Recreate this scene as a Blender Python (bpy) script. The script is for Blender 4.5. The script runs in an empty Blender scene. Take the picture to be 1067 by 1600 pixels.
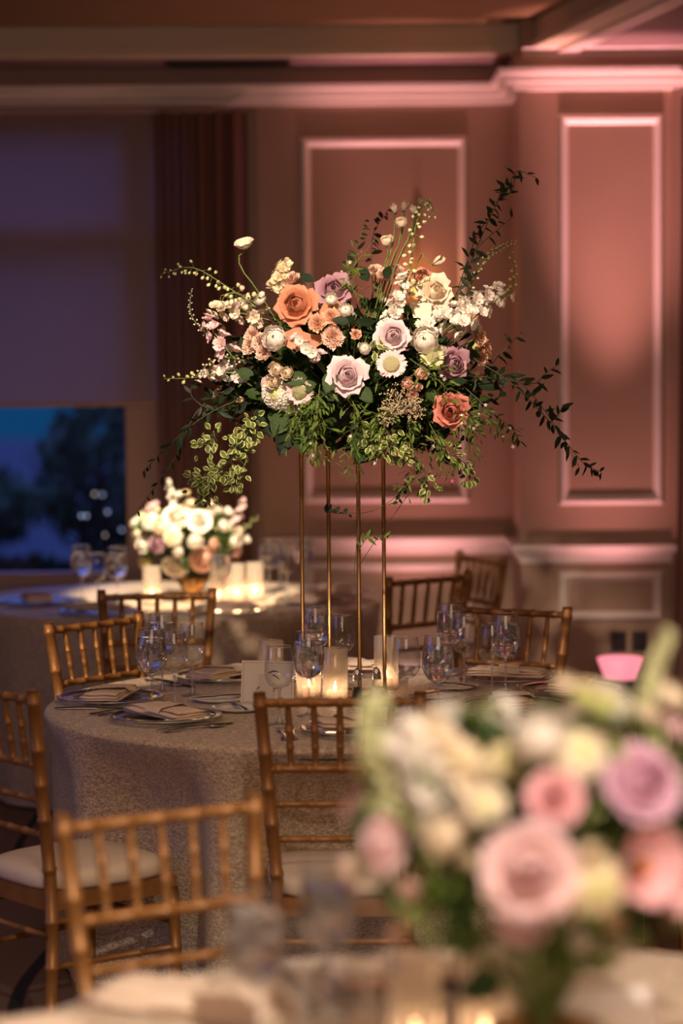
import bpy, math, random
from mathutils import Matrix, Vector
random.seed(7)
PI = math.pi
R = math.radians
# ---------------------------------------------------------------- camera, world, lights, exposure
scene = bpy.context.scene
root_col = scene.collection
HORIZON = 556.0
FPX = 85 / 36 * 1600
CAM_Z = 1.75
cam_data = bpy.data.cameras.new('camera')
cam = bpy.data.objects.new('camera', cam_data)
root_col.objects.link(cam)
cam_data.sensor_fit = 'VERTICAL'
cam_data.sensor_height = 36
cam_data.sensor_width = 24
cam_data.lens = 85
CAM_M = (Matrix.Translation((0, 0, CAM_Z))
         @ Matrix.Rotation(PI / 2 - math.atan((800 - HORIZON) / FPX), 4, 'X')
         @ Matrix.Rotation(R(-0.45), 4, 'Z'))
cam.matrix_world = CAM_M
cam_data.clip_end = 200
cam_data.dof.use_dof = True
cam_data.dof.focus_distance = 6.9
cam_data.dof.aperture_fstop = 1.55
scene.camera = cam
vs = scene.view_settings
vs.view_transform = 'Standard'
vs.look = 'None'
vs.exposure = 0.0
vs.gamma = 1.0
vs.use_curve_mapping = False
scene.cycles.use_denoising = True
scene.cycles.max_bounces = 10
scene.cycles.transparent_max_bounces = 24
scene.cycles.transmission_bounces = 8
scene.cycles.diffuse_bounces = 3
scene.cycles.glossy_bounces = 4
scene.cycles.sample_clamp_indirect = 4.0
scene.cycles.caustics_refractive = False
scene.cycles.caustics_reflective = False

world = bpy.data.worlds.new('dusk_sky')
scene.world = world
world.use_nodes = True
wn = world.node_tree
for n in list(wn.nodes):
    wn.nodes.remove(n)
w_out = wn.nodes.new('ShaderNodeOutputWorld')
w_bg = wn.nodes.new('ShaderNodeBackground')
w_tc = wn.nodes.new('ShaderNodeTexCoord')
w_sep = wn.nodes.new('ShaderNodeSeparateXYZ')
w_ramp = wn.nodes.new('ShaderNodeValToRGB')
w_ramp.color_ramp.elements[0].position = 0.0
w_ramp.color_ramp.elements[0].color = (0.0012, 0.020, 0.058, 1)
w_ramp.color_ramp.elements[1].position = 0.6
w_ramp.color_ramp.elements[1].color = (0.11, 0.14, 0.54, 1)
wn.links.new(w_tc.outputs['Generated'], w_sep.inputs[0])
wn.links.new(w_sep.outputs['Z'], w_ramp.inputs[0])
wn.links.new(w_ramp.outputs[0], w_bg.inputs[0])
w_bg.inputs[1].default_value = 2.6
wn.links.new(w_bg.outputs[0], w_out.inputs[0])


def light(name, kind, loc, energy, color, aim=None, size=0.05, spot=40, blend=0.5, sx=None, sy=None):
    d = bpy.data.lights.new(name, kind)
    d.energy = energy
    d.color = color
    if kind == 'AREA':
        d.shape = 'RECTANGLE'
        d.size = sx
        d.size_y = sy
    else:
        d.shadow_soft_size = size
    if kind == 'SPOT':
        d.spot_size = R(spot)
        d.spot_blend = blend
    o = bpy.data.objects.new(name, d)
    root_col.objects.link(o)
    o.location = loc
    if aim is not None:
        o.rotation_euler = (Vector(aim) - Vector(loc)).to_track_quat('-Z', 'Y').to_euler()
    return o


WARM = (1.0, 0.74, 0.50)
PINK = (1.0, 0.43, 0.455)
# unseen warm area lights, added as ambient fill above and before the tables
light('ambient_fill_overhead', 'AREA', (0.2, 3.6, 3.0), 78, (1.0, 0.68, 0.44), (0.2, 3.6, 0), sx=6, sy=6)
light('ambient_fill_front', 'AREA', (0.3, -0.6, 2.4), 56, (1.0, 0.70, 0.48), (0.2, 7, 1.3), sx=3.0, sy=1.2)
# pin spots in the ceiling, each on a centrepiece
light('pin_spot_main', 'SPOT', (-0.30, 4.75, 3.02), 570, (1.0, 0.78, 0.61), (0.0, 7.05, 1.68), size=0.022, spot=25, blend=0.5)
light('pin_spot_back', 'SPOT', (-0.55, 8.1, 3.02), 1250, (1.0, 0.82, 0.58), (-0.63, 9.9, 1.0), size=0.03, spot=21, blend=0.5)
light('pin_spot_front', 'SPOT', (0.55, 1.3, 3.02), 430, (1.0, 0.88, 0.76), (0.28, 3.2, 1.05), size=0.04, spot=44, blend=0.7)
light('pin_spot_chair', 'SPOT', (1.6, 4.3, 3.02), 60, (1.0, 0.62, 0.30), (-0.25, 4.5, 0.75), size=0.03, spot=24, blend=0.6)
light('pin_spot_side', 'SPOT', (-1.9, 5.5, 3.02), 420, (1.0, 0.76, 0.50), (-.78, 7.6, .78), size=0.02, spot=12, blend=0.4)
# pink uplights standing on the floor along the panelled wall
light('uplight_beam_middle', 'SPOT', (0.34, 10.60, 0.36), 330, PINK, (0.30, 11.04, 3.0), size=0.04, spot=28, blend=1.0)
light('uplight_spill_middle', 'SPOT', (0.34, 10.74, 0.37), 34, PINK, (0.36, 10.98, 3.0), size=0.04, spot=100, blend=1.0)
light('uplight_beam_side', 'SPOT', (1.16, 10.05, 0.49), 520, PINK, (1.22, 10.50, 3.02), size=0.04, spot=28, blend=1.0)
light('uplight_spill_side', 'SPOT', (1.16, 10.18, 0.50), 30, PINK, (1.18, 10.40, 3.0), size=0.04, spot=96, blend=1.0)
# dusk light through the windows of the left side
light('dusk_side_window', 'AREA', (-3.95, 5.2, 1.7), 4.5, (0.14, 0.26, 1.0), (0, 6.2, 0.8), sx=1.2, sy=1.0)
light('blue_glint_light', 'AREA', (-1.6, -1.7, 2.3), 5, (0.03, 0.16, 1.0), (0, 6, 1.0), sx=0.45, sy=0.30)  # small unseen blue source added behind the camera for glints in the glasses


# ---------------------------------------------------------------- helpers
def W(px, py, Y):
    """World point on the plane y = Y that the photograph shows at pixel (px, py)."""
    d = CAM_M.to_3x3() @ Vector(((px - 533.5), (800 - py), -FPX))
    t = Y / d.y
    return Vector((d.x * t, Y, CAM_Z + d.z * t))


def srgb(r, g, b):
    def f(c):
        c /= 255
        return c / 12.92 if c <= 0.04045 else ((c + 0.055) / 1.055) ** 2.4
    return (f(r), f(g), f(b), 1)


MATS = {}


def mat(name, col, rough=0.6, metal=0.0, noise=0.0, nscale=20, bump=0.0, bscale=80, trans=0.0, emit=0, emitcol=None, sheen=0, spec=0.5, col2=None):
    if name in MATS:
        return MATS[name]
    m = bpy.data.materials.new(name)
    m.use_nodes = True
    nt = m.node_tree
    p = nt.nodes['Principled BSDF']
    p.inputs['Base Color'].default_value = col
    p.inputs['Roughness'].default_value = rough
    p.inputs['Metallic'].default_value = metal
    p.inputs['Specular IOR Level'].default_value = spec
    if sheen:
        p.inputs['Sheen Weight'].default_value = sheen
    if emit:
        p.inputs['Emission Color'].default_value = emitcol or col
        p.inputs['Emission Strength'].default_value = emit
    if noise or col2:
        tc = nt.nodes.new('ShaderNodeTexCoord')
        nz = nt.nodes.new('ShaderNodeTexNoise')
        nz.inputs['Scale'].default_value = nscale
        nz.inputs['Detail'].default_value = 4
        mx = nt.nodes.new('ShaderNodeMix')
        mx.data_type = 'RGBA'
        c2 = col2 or tuple(max(0, c * (1 - noise)) for c in col[:3]) + (1,)
        mx.inputs['A'].default_value = col
        mx.inputs['B'].default_value = c2
        mr = nt.nodes.new('ShaderNodeMapRange')
        mr.inputs['From Min'].default_value = 0.35
        mr.inputs['From Max'].default_value = 0.65
        nt.links.new(tc.outputs['Object'], nz.inputs['Vector'])
        nt.links.new(nz.outputs['Fac'], mr.inputs['Value'])
        nt.links.new(mr.outputs[0], mx.inputs['Factor'])
        nt.links.new(mx.outputs['Result'], p.inputs['Base Color'])
        if trans:
            tcol = mx.outputs['Result']
    if bump:
        tc = nt.nodes.new('ShaderNodeTexCoord')
        nz = nt.nodes.new('ShaderNodeTexNoise')
        nz.inputs['Scale'].default_value = bscale
        nz.inputs['Detail'].default_value = 3
        bp = nt.nodes.new('ShaderNodeBump')
        bp.inputs['Strength'].default_value = bump
        bp.inputs['Distance'].default_value = 0.004
        nt.links.new(tc.outputs['Object'], nz.inputs['Vector'])
        nt.links.new(nz.outputs['Fac'], bp.inputs['Height'])
        nt.links.new(bp.outputs[0], p.inputs['Normal'])
    if trans:
        tr = nt.nodes.new('ShaderNodeBsdfTranslucent')
        tr.inputs[0].default_value = col
        if noise or col2:
            nt.links.new(tcol, tr.inputs[0])
        mxs = nt.nodes.new('ShaderNodeMixShader')
        mxs.inputs[0].default_value = trans
        nt.links.new(p.outputs[0], mxs.inputs[1])
        nt.links.new(tr.outputs[0], mxs.inputs[2])
        nt.links.new(mxs.outputs[0], nt.nodes['Material Output'].inputs[0])
    MATS[name] = m
    return m


class MB:
    """Collects vertices and faces of ONE mesh."""

    def __init__(s):
        s.v = []
        s.f = []
        s.mi = []

    def box(s, x0, x1, y0, y1, z0, z1, mi=0, M=None):
        b = len(s.v)
        for z in (z0, z1):
            for x, y in ((x0, y0), (x1, y0), (x1, y1), (x0, y1)):
                p = Vector((x, y, z))
                s.v.append(tuple(M @ p if M else p))
        for q in ((0, 3, 2, 1), (4, 5, 6, 7), (0, 1, 5, 4), (1, 2, 6, 5), (2, 3, 7, 6), (3, 0, 4, 7)):
            s.f.append(tuple(b + i for i in q))
            s.mi.append(mi)
        return s

    def grid(s, pts, nu, nv, mi=0, close=False, mifun=None):
        """pts: nv rows of nu points."""
        b = len(s.v)
        s.v.extend(tuple(p) for p in pts)
        for j in range(nv - 1):
            for i in range(nu if close else nu - 1):
                i2 = (i + 1) % nu
                s.f.append((b + j * nu + i, b + j * nu + i2, b + (j + 1) * nu + i2, b + (j + 1) * nu + i))
                s.mi.append(mifun(i, j) if mifun else mi)
        return s

    def lathe(s, prof, n=24, mi=0, M=None, ribs=0, rib=0.0):
        pts = []
        for r, z in prof:
            for k in range(n):
                a = 2 * PI * k / n
                rr = r * (1 + (rib * (1 if k % 2 else -1) if ribs else 0))
                p = Vector((rr * math.cos(a), rr * math.sin(a), z))
                pts.append(M @ p if M else p)
        return s.grid(pts, n, len(prof), mi, True)

    def tube(s, pts, rad, n=8, mi=0, caps=True):
        pts = [Vector(p) for p in pts]
        if not hasattr(rad, '__len__'):
            rad = [rad] * len(pts)
        rows = []
        up = None
        for i, p in enumerate(pts):
            t = (pts[min(i + 1, len(pts) - 1)] - pts[max(i - 1, 0)])
            if t.length < 1e-9:
                t = Vector((0, 0, 1))
            t.normalize()
            if up is None:
                up = Vector((0, 0, 1)) if abs(t.z) < 0.9 else Vector((1, 0, 0))
            a = t.cross(up).normalized()
            b = a.cross(t).normalized()
            up = b
            for k in range(n):
                an = 2 * PI * k / n
                rows.append(p + (a * math.cos(an) + b * math.sin(an)) * rad[i])
        b0 = len(s.v)
        s.grid(rows, n, len(pts), mi, True)
        if caps:
            s.f.append(tuple(b0 + k for k in range(n)))
            s.mi.append(mi)
            e = b0 + (len(pts) - 1) * n
            s.f.append(tuple(e + k for k in reversed(range(n))))
            s.mi.append(mi)
        return s

    def ball(s, c, r, n=8, m=6, mi=0, sc=(1, 1, 1)):
        prof = [(max(1e-4, math.sin(PI * j / m)), -math.cos(PI * j / m)) for j in range(m + 1)]
        M = Matrix.Translation(c) @ Matrix.Diagonal((r * sc[0], r * sc[1], r * sc[2], 1))
        return s.lathe(prof, n, mi, M)

    def mesh(s, name, mats, smooth=True):
        me = bpy.data.meshes.new(name)
        me.from_pydata(s.v, [], s.f)
        for m in mats:
            me.materials.append(m)
        me.polygons.foreach_set('material_index', s.mi)
        me.polygons.foreach_set('use_smooth', [smooth] * len(s.f))
        me.update()
        return me


WM = {}


def link(o, M, parent=None):
    root_col.objects.link(o)
    WM[o] = M
    if parent is not None:
        o.parent = parent
        o.matrix_basis = WM[parent].inverted() @ M
    else:
        o.matrix_basis = M
    return o


def part(name, me, parent=None, M=None, kind=None, label=None):
    """one mesh object; M is its world matrix (default: its parent's)"""
    o = bpy.data.objects.new(name, me)
    if M is None:
        M = WM[parent] if parent is not None else Matrix.Identity(4)
    link(o, M, parent)
    if kind:
        o['kind'] = kind
    if label:
        o['label'] = label
    return o


def tag(o, label, cat, group=None):
    o['label'] = label
    o['category'] = cat
    if group:
        o['group'] = group
    return o


def thing(name, M, label, cat, group=None):
    o = bpy.data.objects.new(name, None)
    o.empty_display_size = 0.05
    link(o, M)
    return tag(o, label, cat, group)


def at(x, y, z=0.0, rz=0.0):
    return Matrix.Translation((x, y, z)) @ Matrix.Rotation(rz, 4, 'Z')


def local_mesh_from_world(mb, M):
    inv = M.inverted()
    mb.v = [tuple(inv @ Vector(p)) for p in mb.v]
    return mb


def frame(pos, d, spin=0.0, s=1.0):
    """matrix whose +z axis looks along d"""
    q = Vector(d).to_track_quat('Z', 'Y')
    return Matrix.Translation(pos) @ q.to_matrix().to_4x4() @ Matrix.Rotation(spin, 4, 'Z') @ Matrix.Scale(s, 4)


# ---------------------------------------------------------------- materials
M_wall = mat('wall_paint', srgb(174, 141, 118), 0.55, noise=0.06, nscale=3)
M_trim = mat('trim_paint', srgb(240, 224, 212), 0.35)
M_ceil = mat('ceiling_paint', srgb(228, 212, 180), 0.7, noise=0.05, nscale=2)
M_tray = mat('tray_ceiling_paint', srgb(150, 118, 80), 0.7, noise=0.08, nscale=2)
M_gold = mat('gold_chair_paint', srgb(156, 106, 56), 0.45, 0.35, noise=0.18, nscale=30)
M_cush = mat('ivory_cushion', srgb(214, 192, 168), 0.75, bump=0.15, bscale=60)
M_brass = mat('gold_metal', srgb(178, 134, 82), 0.32, 0.9, noise=0.15, nscale=40)
M_napkin = mat('napkin_linen', srgb(226, 200, 176), 0.85, bump=0.2, bscale=500)
M_silver = mat('silver', srgb(205, 200, 195), 0.18, 1.0)
M_china = mat('white_china', srgb(235, 228, 220), 0.15)
M_black = mat('black_housing', srgb(24, 20, 20), 0.5)
M_dark = mat('dark_plate', srgb(56, 36, 34), 0.5)
M_wax = mat('candle_wax', srgb(250, 225, 190), 0.5, trans=0.4, emit=0.25, emitcol=srgb(255, 190, 140))
M_flame = mat('flame', (1, 0.6, 0.25, 1), 0.5, emit=14, emitcol=(1, 0.62, 0.34, 1))
M_card = mat('card_paper', srgb(232, 220, 204), 0.7)
M_ink = mat('dark_ink', srgb(44, 36, 34), 0.6)
M_salt = mat('salt_grains', srgb(210, 205, 200), 0.8)
M_pepper = mat('pepper_grains', srgb(60, 50, 42), 0.9, noise=0.5, nscale=900)
M_frame = mat('window_frame_paint', srgb(176, 142, 126), 0.45)
M_stem = mat('green_stem', srgb(104, 118, 52), 0.6, noise=0.3, nscale=15)
M_stemd = mat('woody_stem', srgb(62, 60, 34), 0.7)
M_leaf = mat('leaf_green', srgb(52, 76, 26), 0.6, noise=0.4, nscale=14, spec=.22, trans=0.25)
M_leafd = mat('leaf_dark_green', srgb(28, 44, 19), 0.6, noise=0.4, nscale=14, spec=.22, trans=0.15)
M_leafl = mat('leaf_bright_green', srgb(94, 116, 38), 0.6, noise=0.3, nscale=14, spec=.22, trans=0.3)
M_leafr = mat('ruscus_green', srgb(32, 45, 21), 0.55, noise=0.35, nscale=10, spec=.22, trans=0.15)
M_cream = mat('leaf_cream_edge', srgb(186, 184, 128), 0.6, trans=0.2)
M_buff = mat('seed_head_beige', srgb(186, 168, 132), 0.8, noise=0.3, nscale=60)


def cloth_material():
    m = bpy.data.materials.new('textured_cloth')
    m.use_nodes = True
    nt = m.node_tree
    p = nt.nodes['Principled BSDF']
    p.inputs['Roughness'].default_value = 0.5
    p.inputs['Sheen Weight'].default_value = 0.25
    tc = nt.nodes.new('ShaderNodeTexCoord')
    mp = nt.nodes.new('ShaderNodeMapping')
    mp.inputs['Rotation'].default_value = (0.3, 0.5, 0.6)
    mp.inputs['Scale'].default_value = (1, 1, 2.4)
    nz = nt.nodes.new('ShaderNodeTexNoise')
    nz.inputs['Scale'].default_value = 105
    nz.inputs['Detail'].default_value = 3
    nz.inputs['Distortion'].default_value = 1.2
    rp = nt.nodes.new('ShaderNodeValToRGB')
    rp.color_ramp.elements[0].position = 0.42
    rp.color_ramp.elements[1].position = 0.6
    rp.color_ramp.elements[0].color = srgb(158, 130, 104)
    rp.color_ramp.elements[1].color = srgb(220, 196, 166)
    bp = nt.nodes.new('ShaderNodeBump')
    bp.inputs['Strength'].default_value = 0.8
    bp.inputs['Distance'].default_value = 0.004
    nt.links.new(tc.outputs['Object'], mp.inputs[0])
    nt.links.new(mp.outputs[0], nz.inputs['Vector'])
    nt.links.new(nz.outputs['Fac'], rp.inputs[0])
    nt.links.new(rp.outputs[0], p.inputs['Base Color'])
    nt.links.new(nz.outputs['Fac'], bp.inputs['Height'])
    nt.links.new(bp.outputs[0], p.inputs['Normal'])
    return m


def carpet_material():
    m = bpy.data.materials.new('patterned_carpet')
    m.use_nodes = True
    nt = m.node_tree
    p = nt.nodes['Principled BSDF']
    p.inputs['Roughness'].default_value = 0.95
    tc = nt.nodes.new('ShaderNodeTexCoord')
    wv = nt.nodes.new('ShaderNodeTexWave')
    wv.inputs['Scale'].default_value = 1.1
    wv.inputs['Distortion'].default_value = 6
    wv.inputs['Detail'].default_value = 1
    wv.inputs['Detail Scale'].default_value = 0.7
    rp = nt.nodes.new('ShaderNodeValToRGB')
    rp.color_ramp.elements[0].position = 0.02
    rp.color_ramp.elements[1].position = 0.06
    rp.color_ramp.elements[0].color = srgb(30, 20, 22)
    rp.color_ramp.elements[1].color = srgb(112, 84, 62)
    nt.links.new(tc.outputs['Object'], wv.inputs['Vector'])
    nt.links.new(wv.outputs['Fac'], rp.inputs[0])
    nt.links.new(rp.outputs[0], p.inputs['Base Color'])
    return m


def thin_glass(name, tint=(0.97, 0.98, 1, 1), frost=0.0, frostcol=(1, 0.95, 0.9, 1), base=0.05, edge=0.75, tl_=0.65):
    m = bpy.data.materials.new(name)
    m.use_nodes = True
    nt = m.node_tree
    nt.nodes.remove(nt.nodes['Principled BSDF'])
    out = nt.nodes['Material Output']
    tr = nt.nodes.new('ShaderNodeBsdfTransparent')
    tr.inputs[0].default_value = tint
    gl = nt.nodes.new('ShaderNodeBsdfGlossy')
    gl.inputs['Roughness'].default_value = 0.03
    lw = nt.nodes.new('ShaderNodeLayerWeight')
    lw.inputs[0].default_value = 0.35
    mr = nt.nodes.new('ShaderNodeMapRange')
    mr.inputs['To Min'].default_value = base
    mr.inputs['To Max'].default_value = edge
    mx = nt.nodes.new('ShaderNodeMixShader')
    nt.links.new(lw.outputs['Facing'], mr.inputs[0])
    nt.links.new(mr.outputs[0], mx.inputs[0])
    nt.links.new(tr.outputs[0], mx.inputs[1])
    nt.links.new(gl.outputs[0], mx.inputs[2])
    last = mx
    if frost:
        tl = nt.nodes.new('ShaderNodeBsdfTranslucent')
        tl.inputs[0].default_value = frostcol
        df = nt.nodes.new('ShaderNodeBsdfDiffuse')
        df.inputs[0].default_value = frostcol
        m1 = nt.nodes.new('ShaderNodeMixShader')
        m1.inputs[0].default_value = tl_
        nt.links.new(df.outputs[0], m1.inputs[1])
        nt.links.new(tl.outputs[0], m1.inputs[2])
        m2 = nt.nodes.new('ShaderNodeMixShader')
        m2.inputs[0].default_value = frost
        nt.links.new(mx.outputs[0], m2.inputs[1])
        nt.links.new(m1.outputs[0], m2.inputs[2])
        last = m2
    nt.links.new(last.outputs[0], out.inputs[0])
    return m


def solid_glass(name, ior=1.45, rough=0.0, col=(1, 1, 1, 1)):
    m = bpy.data.materials.new(name)
    m.use_nodes = True
    nt = m.node_tree
    nt.nodes.remove(nt.nodes['Principled BSDF'])
    g = nt.nodes.new('ShaderNodeBsdfGlass')
    g.inputs['IOR'].default_value = ior
    g.inputs['Roughness'].default_value = rough
    g.inputs['Color'].default_value = col
    nt.links.new(g.outputs[0], nt.nodes['Material Output'].inputs[0])
    return m


M_cloth = cloth_material()
M_carpet = carpet_material()
M_glass = thin_glass('clear_thin_glass', edge=0.55)
M_stemthin = thin_glass('stem_thin_glass', (0.95, 0.96, 0.98, 1), frost=.13, base=0.14, edge=0.7)
M_winglass = thin_glass('window_glass', (0.9, 0.96, 1, 1), base=0.03, edge=0.4)
M_votive = thin_glass('ribbed_votive_glass', (1, 0.96, 0.9, 1), frost=0.24, frostcol=(1, 0.92, 0.82, 1), base=0.06, edge=0.6)
M_stemglass = solid_glass('stem_glass', 1.5)
M_water = solid_glass('water', 1.33)
M_ice = thin_glass('ice', (0.97, 0.98, 1, 1), frost=0.07, frostcol=(0.98, 0.95, 0.92, 1), base=0.14, edge=0.7)
M_shade = thin_glass('roller_shade_fabric', (0.62, 0.6, 0.66, 1), frost=0.75, frostcol=srgb(220, 196, 190), base=0.0, edge=0.02, tl_=.55)
M_sheer = thin_glass('sheer_curtain_fabric', (0.5, 0.4, 0.5, 1), frost=0.985, frostcol=srgb(136, 100, 86), base=0.0, edge=0.02, tl_=.18)
M_drape = mat('side_drape_fabric', srgb(150, 112, 100), 0.8, noise=0.1, nscale=5)
M_uplens = mat('uplight_lens', (1, 0.35, 0.42, 1), 0.4, emit=1.1, emitcol=(1, 0.27, 0.34, 1))
M_bulb = mat('sconce_bulb', (1, 0.6, 0.25, 1), 0.4, emit=2, emitcol=(1, 0.42, 0.12, 1))
M_lampout = mat('garden_lamp_globe', (1, 0.85, 0.7, 1), 0.4, emit=.7, emitcol=(0.8, 0.85, 1, 1))
M_lampoutw = mat('garden_lamp_globe_warm', (1, 0.85, 0.7, 1), 0.4, emit=1.0, emitcol=(1, 0.7, 0.42, 1))

# ---------------------------------------------------------------- the room
YB = 11.1      # panelled wall
YF = 10.55     # projecting bay of it, right
ZC = 3.06      # soffit
XR = 0.79      # corner of the bay
XL, XE, Y0 = -4.1, 3.6, -1.9


def struct(name, mb, mats, smooth=False, parent=None):
    o = part(name, mb.mesh(name, mats, smooth), parent)
    if parent is None:
        o['kind'] = 'structure'
    return o


struct('floor', MB().box(XL - .2, XE + .2, Y0 - .2, YB + .3, -0.1, 0), [M_carpet])
wx0, wx1 = -2.7, -0.375     # window opening
wz0, wz1 = 0.70, 2.88
wb = MB()
wb.box(XL - .2, wx0, YB, YB + .2, 0, 3.4)
wb.box(wx0, wx1, YB, YB + .2, 0, wz0)
wb.box(wx0, wx1, YB, YB + .2, wz1, 3.4)
wb.box(wx1, XR, YB, YB + .2, 0, 3.4)
struct('wall_back', wb, [M_wall])
struct('wall_bay', MB().box(XR, XE, YF, YB + .2, 0, 3.4), [M_wall])
struct('wall_right', MB().box(XE, XE + .2, Y0, YB + .2, 0, 3.4), [M_wall])
lw_ = MB()
lw_.box(XL - .2, XL, Y0 - .2, 3.4, 0, 3.4).box(XL - .2, XL, 7.0, YB, 0, 3.4).box(XL - .2, XL, 3.4, 7.0, 0, 0.8).box(XL - .2, XL, 3.4, 7.0, 2.6, 3.4)
struct('wall_left', lw_, [M_wall])
struct('wall_front', MB().box(XL - .2, XE + .2, Y0 - .2, Y0, 0, 3.4), [M_wall])
w2 = MB()
w2.box(XL - .12, XL - .06, 3.4, 3.5, 0.8, 2.6).box(XL - .12, XL - .06, 6.9, 7.0, 0.8, 2.6).box(XL - .12, XL - .06, 5.15, 5.25, 0.8, 2.6).box(XL - .12, XL - .06, 3.4, 7, 0.8, 0.88).box(XL - .12, XL - .06, 3.4, 7, 2.52, 2.6)
struct('window_2', w2, [M_frame])

# ceiling: a low soffit around a raised tray whose right edge runs slightly askew
TX0, TX1 = W(862, 92, 10.55), W(1045, 0, 8.95)
ex = (TX1.x - TX0.x) / (TX1.y - TX0.y)
def tray_x(y): return TX0.x + (y - TX0.y) * ex
TY1 = 10.74
TY0 = 1.0
cb = MB()
def quadbox(mb, pts, z0, z1, mi=0):
    b = len(mb.v)
    for z in (z0, z1):
        for p in pts:
            mb.v.append((p[0], p[1], z))
    for q in ((0, 3, 2, 1), (4, 5, 6, 7), (0, 1, 5, 4), (1, 2, 6, 5), (2, 3, 7, 6), (3, 0, 4, 7)):
        mb.f.append(tuple(b + i for i in q))
        mb.mi.append(mi)
quadbox(cb, [(XL, TY1), (XE, TY1), (XE, YB), (XL, YB)], ZC, 3.4)
quadbox(cb, [(tray_x(TY0), TY0), (XE, TY0), (XE, TY1), (tray_x(TY1), TY1)], ZC, 3.4)
quadbox(cb, [(XL, Y0), (XE, Y0), (XE, TY0), (XL, TY0)], ZC, 3.4)
quadbox(cb, [(XL, TY0), (XL + .8, TY0), (XL + .8, TY1), (XL, TY1)], ZC, 3.4)
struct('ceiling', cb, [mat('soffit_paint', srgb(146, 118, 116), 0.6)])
tt = MB()
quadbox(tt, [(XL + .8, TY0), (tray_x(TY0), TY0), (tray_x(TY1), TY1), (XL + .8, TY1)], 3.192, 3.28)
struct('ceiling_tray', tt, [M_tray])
te = MB()   # stepped moulding around the tray
quadbox(te, [(XL + .8, TY1 - .06), (tray_x(TY1) - .06, TY1 - .06), (tray_x(TY1), TY1), (XL + .8, TY1)], ZC + .015, 3.20)
quadbox(te, [(tray_x(TY0) - .07, TY0), (tray_x(TY0), TY0), (tray_x(TY1), TY1), (tray_x(TY1) - .07, TY1)], ZC + .015, 3.20)
quadbox(te, [(XL + .8, TY1 - .09), (tray_x(TY1) - .09, TY1 - .09), (tray_x(TY1), TY1), (XL + .8, TY1)], ZC + .0, ZC + .03)
quadbox(te, [(tray_x(TY0) - .11, TY0), (tray_x(TY0), TY0), (tray_x(TY1), TY1), (tray_x(TY1) - .11, TY1)], ZC + .0, ZC + .03)
struct('trim_tray', te, [M_ceil])
ts = MB()   # flat band on the soffit beside the tray
quadbox(ts, [(tray_x(TY0), TY0), (tray_x(TY0) + .085, TY0), (tray_x(TY1) + .085, TY1), (tray_x(TY1), TY1)], ZC - .022, ZC)
struct('trim_soffit_band', ts, [M_trim])


def cornice(name, pts):
    """stepped crown moulding following the polyline (inner corners) pts"""
    mb = MB()
    prof = [(0.0, 2.885), (0.035, 2.89), (0.04, 2.915), (0.07, 2.92), (0.075, 2.945), (0.10, 2.955), (0.105, 2.975), (0.03, 2.985), (0.0, 2.987)]
    rows = []
    n = len(pts)
    for i, p in enumerate(pts):
        p = Vector(p)
        ds = []
        if i > 0:
            ds.append((p - Vector(pts[i - 1])).normalized())
        if i < n - 1:
            ds.append((Vector(pts[i + 1]) - p).normalized())
        ns = [Vector((d.y, -d.x)) for d in ds]
        m = sum(ns, Vector((0, 0)))
        m = m / (m.length ** 2) * len(ns) if len(ns) > 1 else ns[0]
        if len(ns) > 1:
            m = (ns[0] + ns[1]) / (1 + ns[0].dot(ns[1]))
        for o_, z in prof:
            rows.append((p.x + m.x * o_, p.y + m.y * o_, z))
    mb.grid(rows, len(prof), n)
    return struct(name, mb, [M_trim])




def slope_run(mb, pts, prof):
    """moulding profile (depth, height) swept along wall corners pts, depth towards the room"""
    rows = []
    n = len(pts)
    for i, p in enumerate(pts):
        p = Vector(p)
        ns = []
        if i > 0:
            d = (p - Vector(pts[i - 1])).normalized()
            ns.append(Vector((d.y, -d.x)))
        if i < n - 1:
            d = (Vector(pts[i + 1]) - p).normalized()
            ns.append(Vector((d.y, -d.x)))
        m = ns[0] if len(ns) == 1 else (ns[0] + ns[1]) / (1 + ns[0].dot(ns[1]))
        for o_, z in prof:
            rows.append((p.x + m.x * o_, p.y + m.y * o_, z))
    mb.grid(rows, len(prof), n)


def rail_run(name, x0, x1, y, steps):
    mb = MB()
    slope_run(mb, [(x0, y), (x1, y)], steps)
    return struct(name, mb, [M_trim])


fz = MB()
slope_run(fz, [(XL, YB), (XR, YB), (XR, YF), (XE, YF)], [(0.028, 2.986), (0.028, 3.06)])
struct('trim_frieze', fz, [M_wall])
uc = MB()
slope_run(uc, [(XR, YF), (XE, YF)], [(0.03, 3.02), (0.07, 3.035), (0.10, 3.06)])
struct('trim_upper_cornice', uc, [M_trim])
cornice('trim_cornice', [(XL, YB), (XR, YB), (XR, YF), (XE, YF)])
RAIL = [(0, .835), (.012, .838), (.014, .862), (.045, .900), (.050, .903), (.050, .916), (.044, .92), (0, .92)]
rail_run('trim_chair_rail', wx1 + .02, XR, YB, RAIL)
rb = MB()
slope_run(rb, [(XR, YB), (XR, YF), (XE, YF)], RAIL)
struct('trim_chair_rail_bay', rb, [M_trim])
BASE = [(.028, 0), (.028, .03), (.02, .035), (.02, .12), (.012, .15), (0, .15)]
rail_run('baseboard_back', XL, XR, YB, BASE)
bb_ = MB()
slope_run(bb_, [(XR, YB), (XR, YF), (XE, YF)], BASE)
struct('baseboard_bay', bb_, [M_trim])
# corner bead of the bay and the pilaster beside the window
struct('trim_bay_corner', MB().box(XR - .012, XR + .03, YF - .012, YF, 0.93, 2.88).box(XR - .012, XR, YF, YF + .06, 0.93, 2.88), [M_wall])


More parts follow.
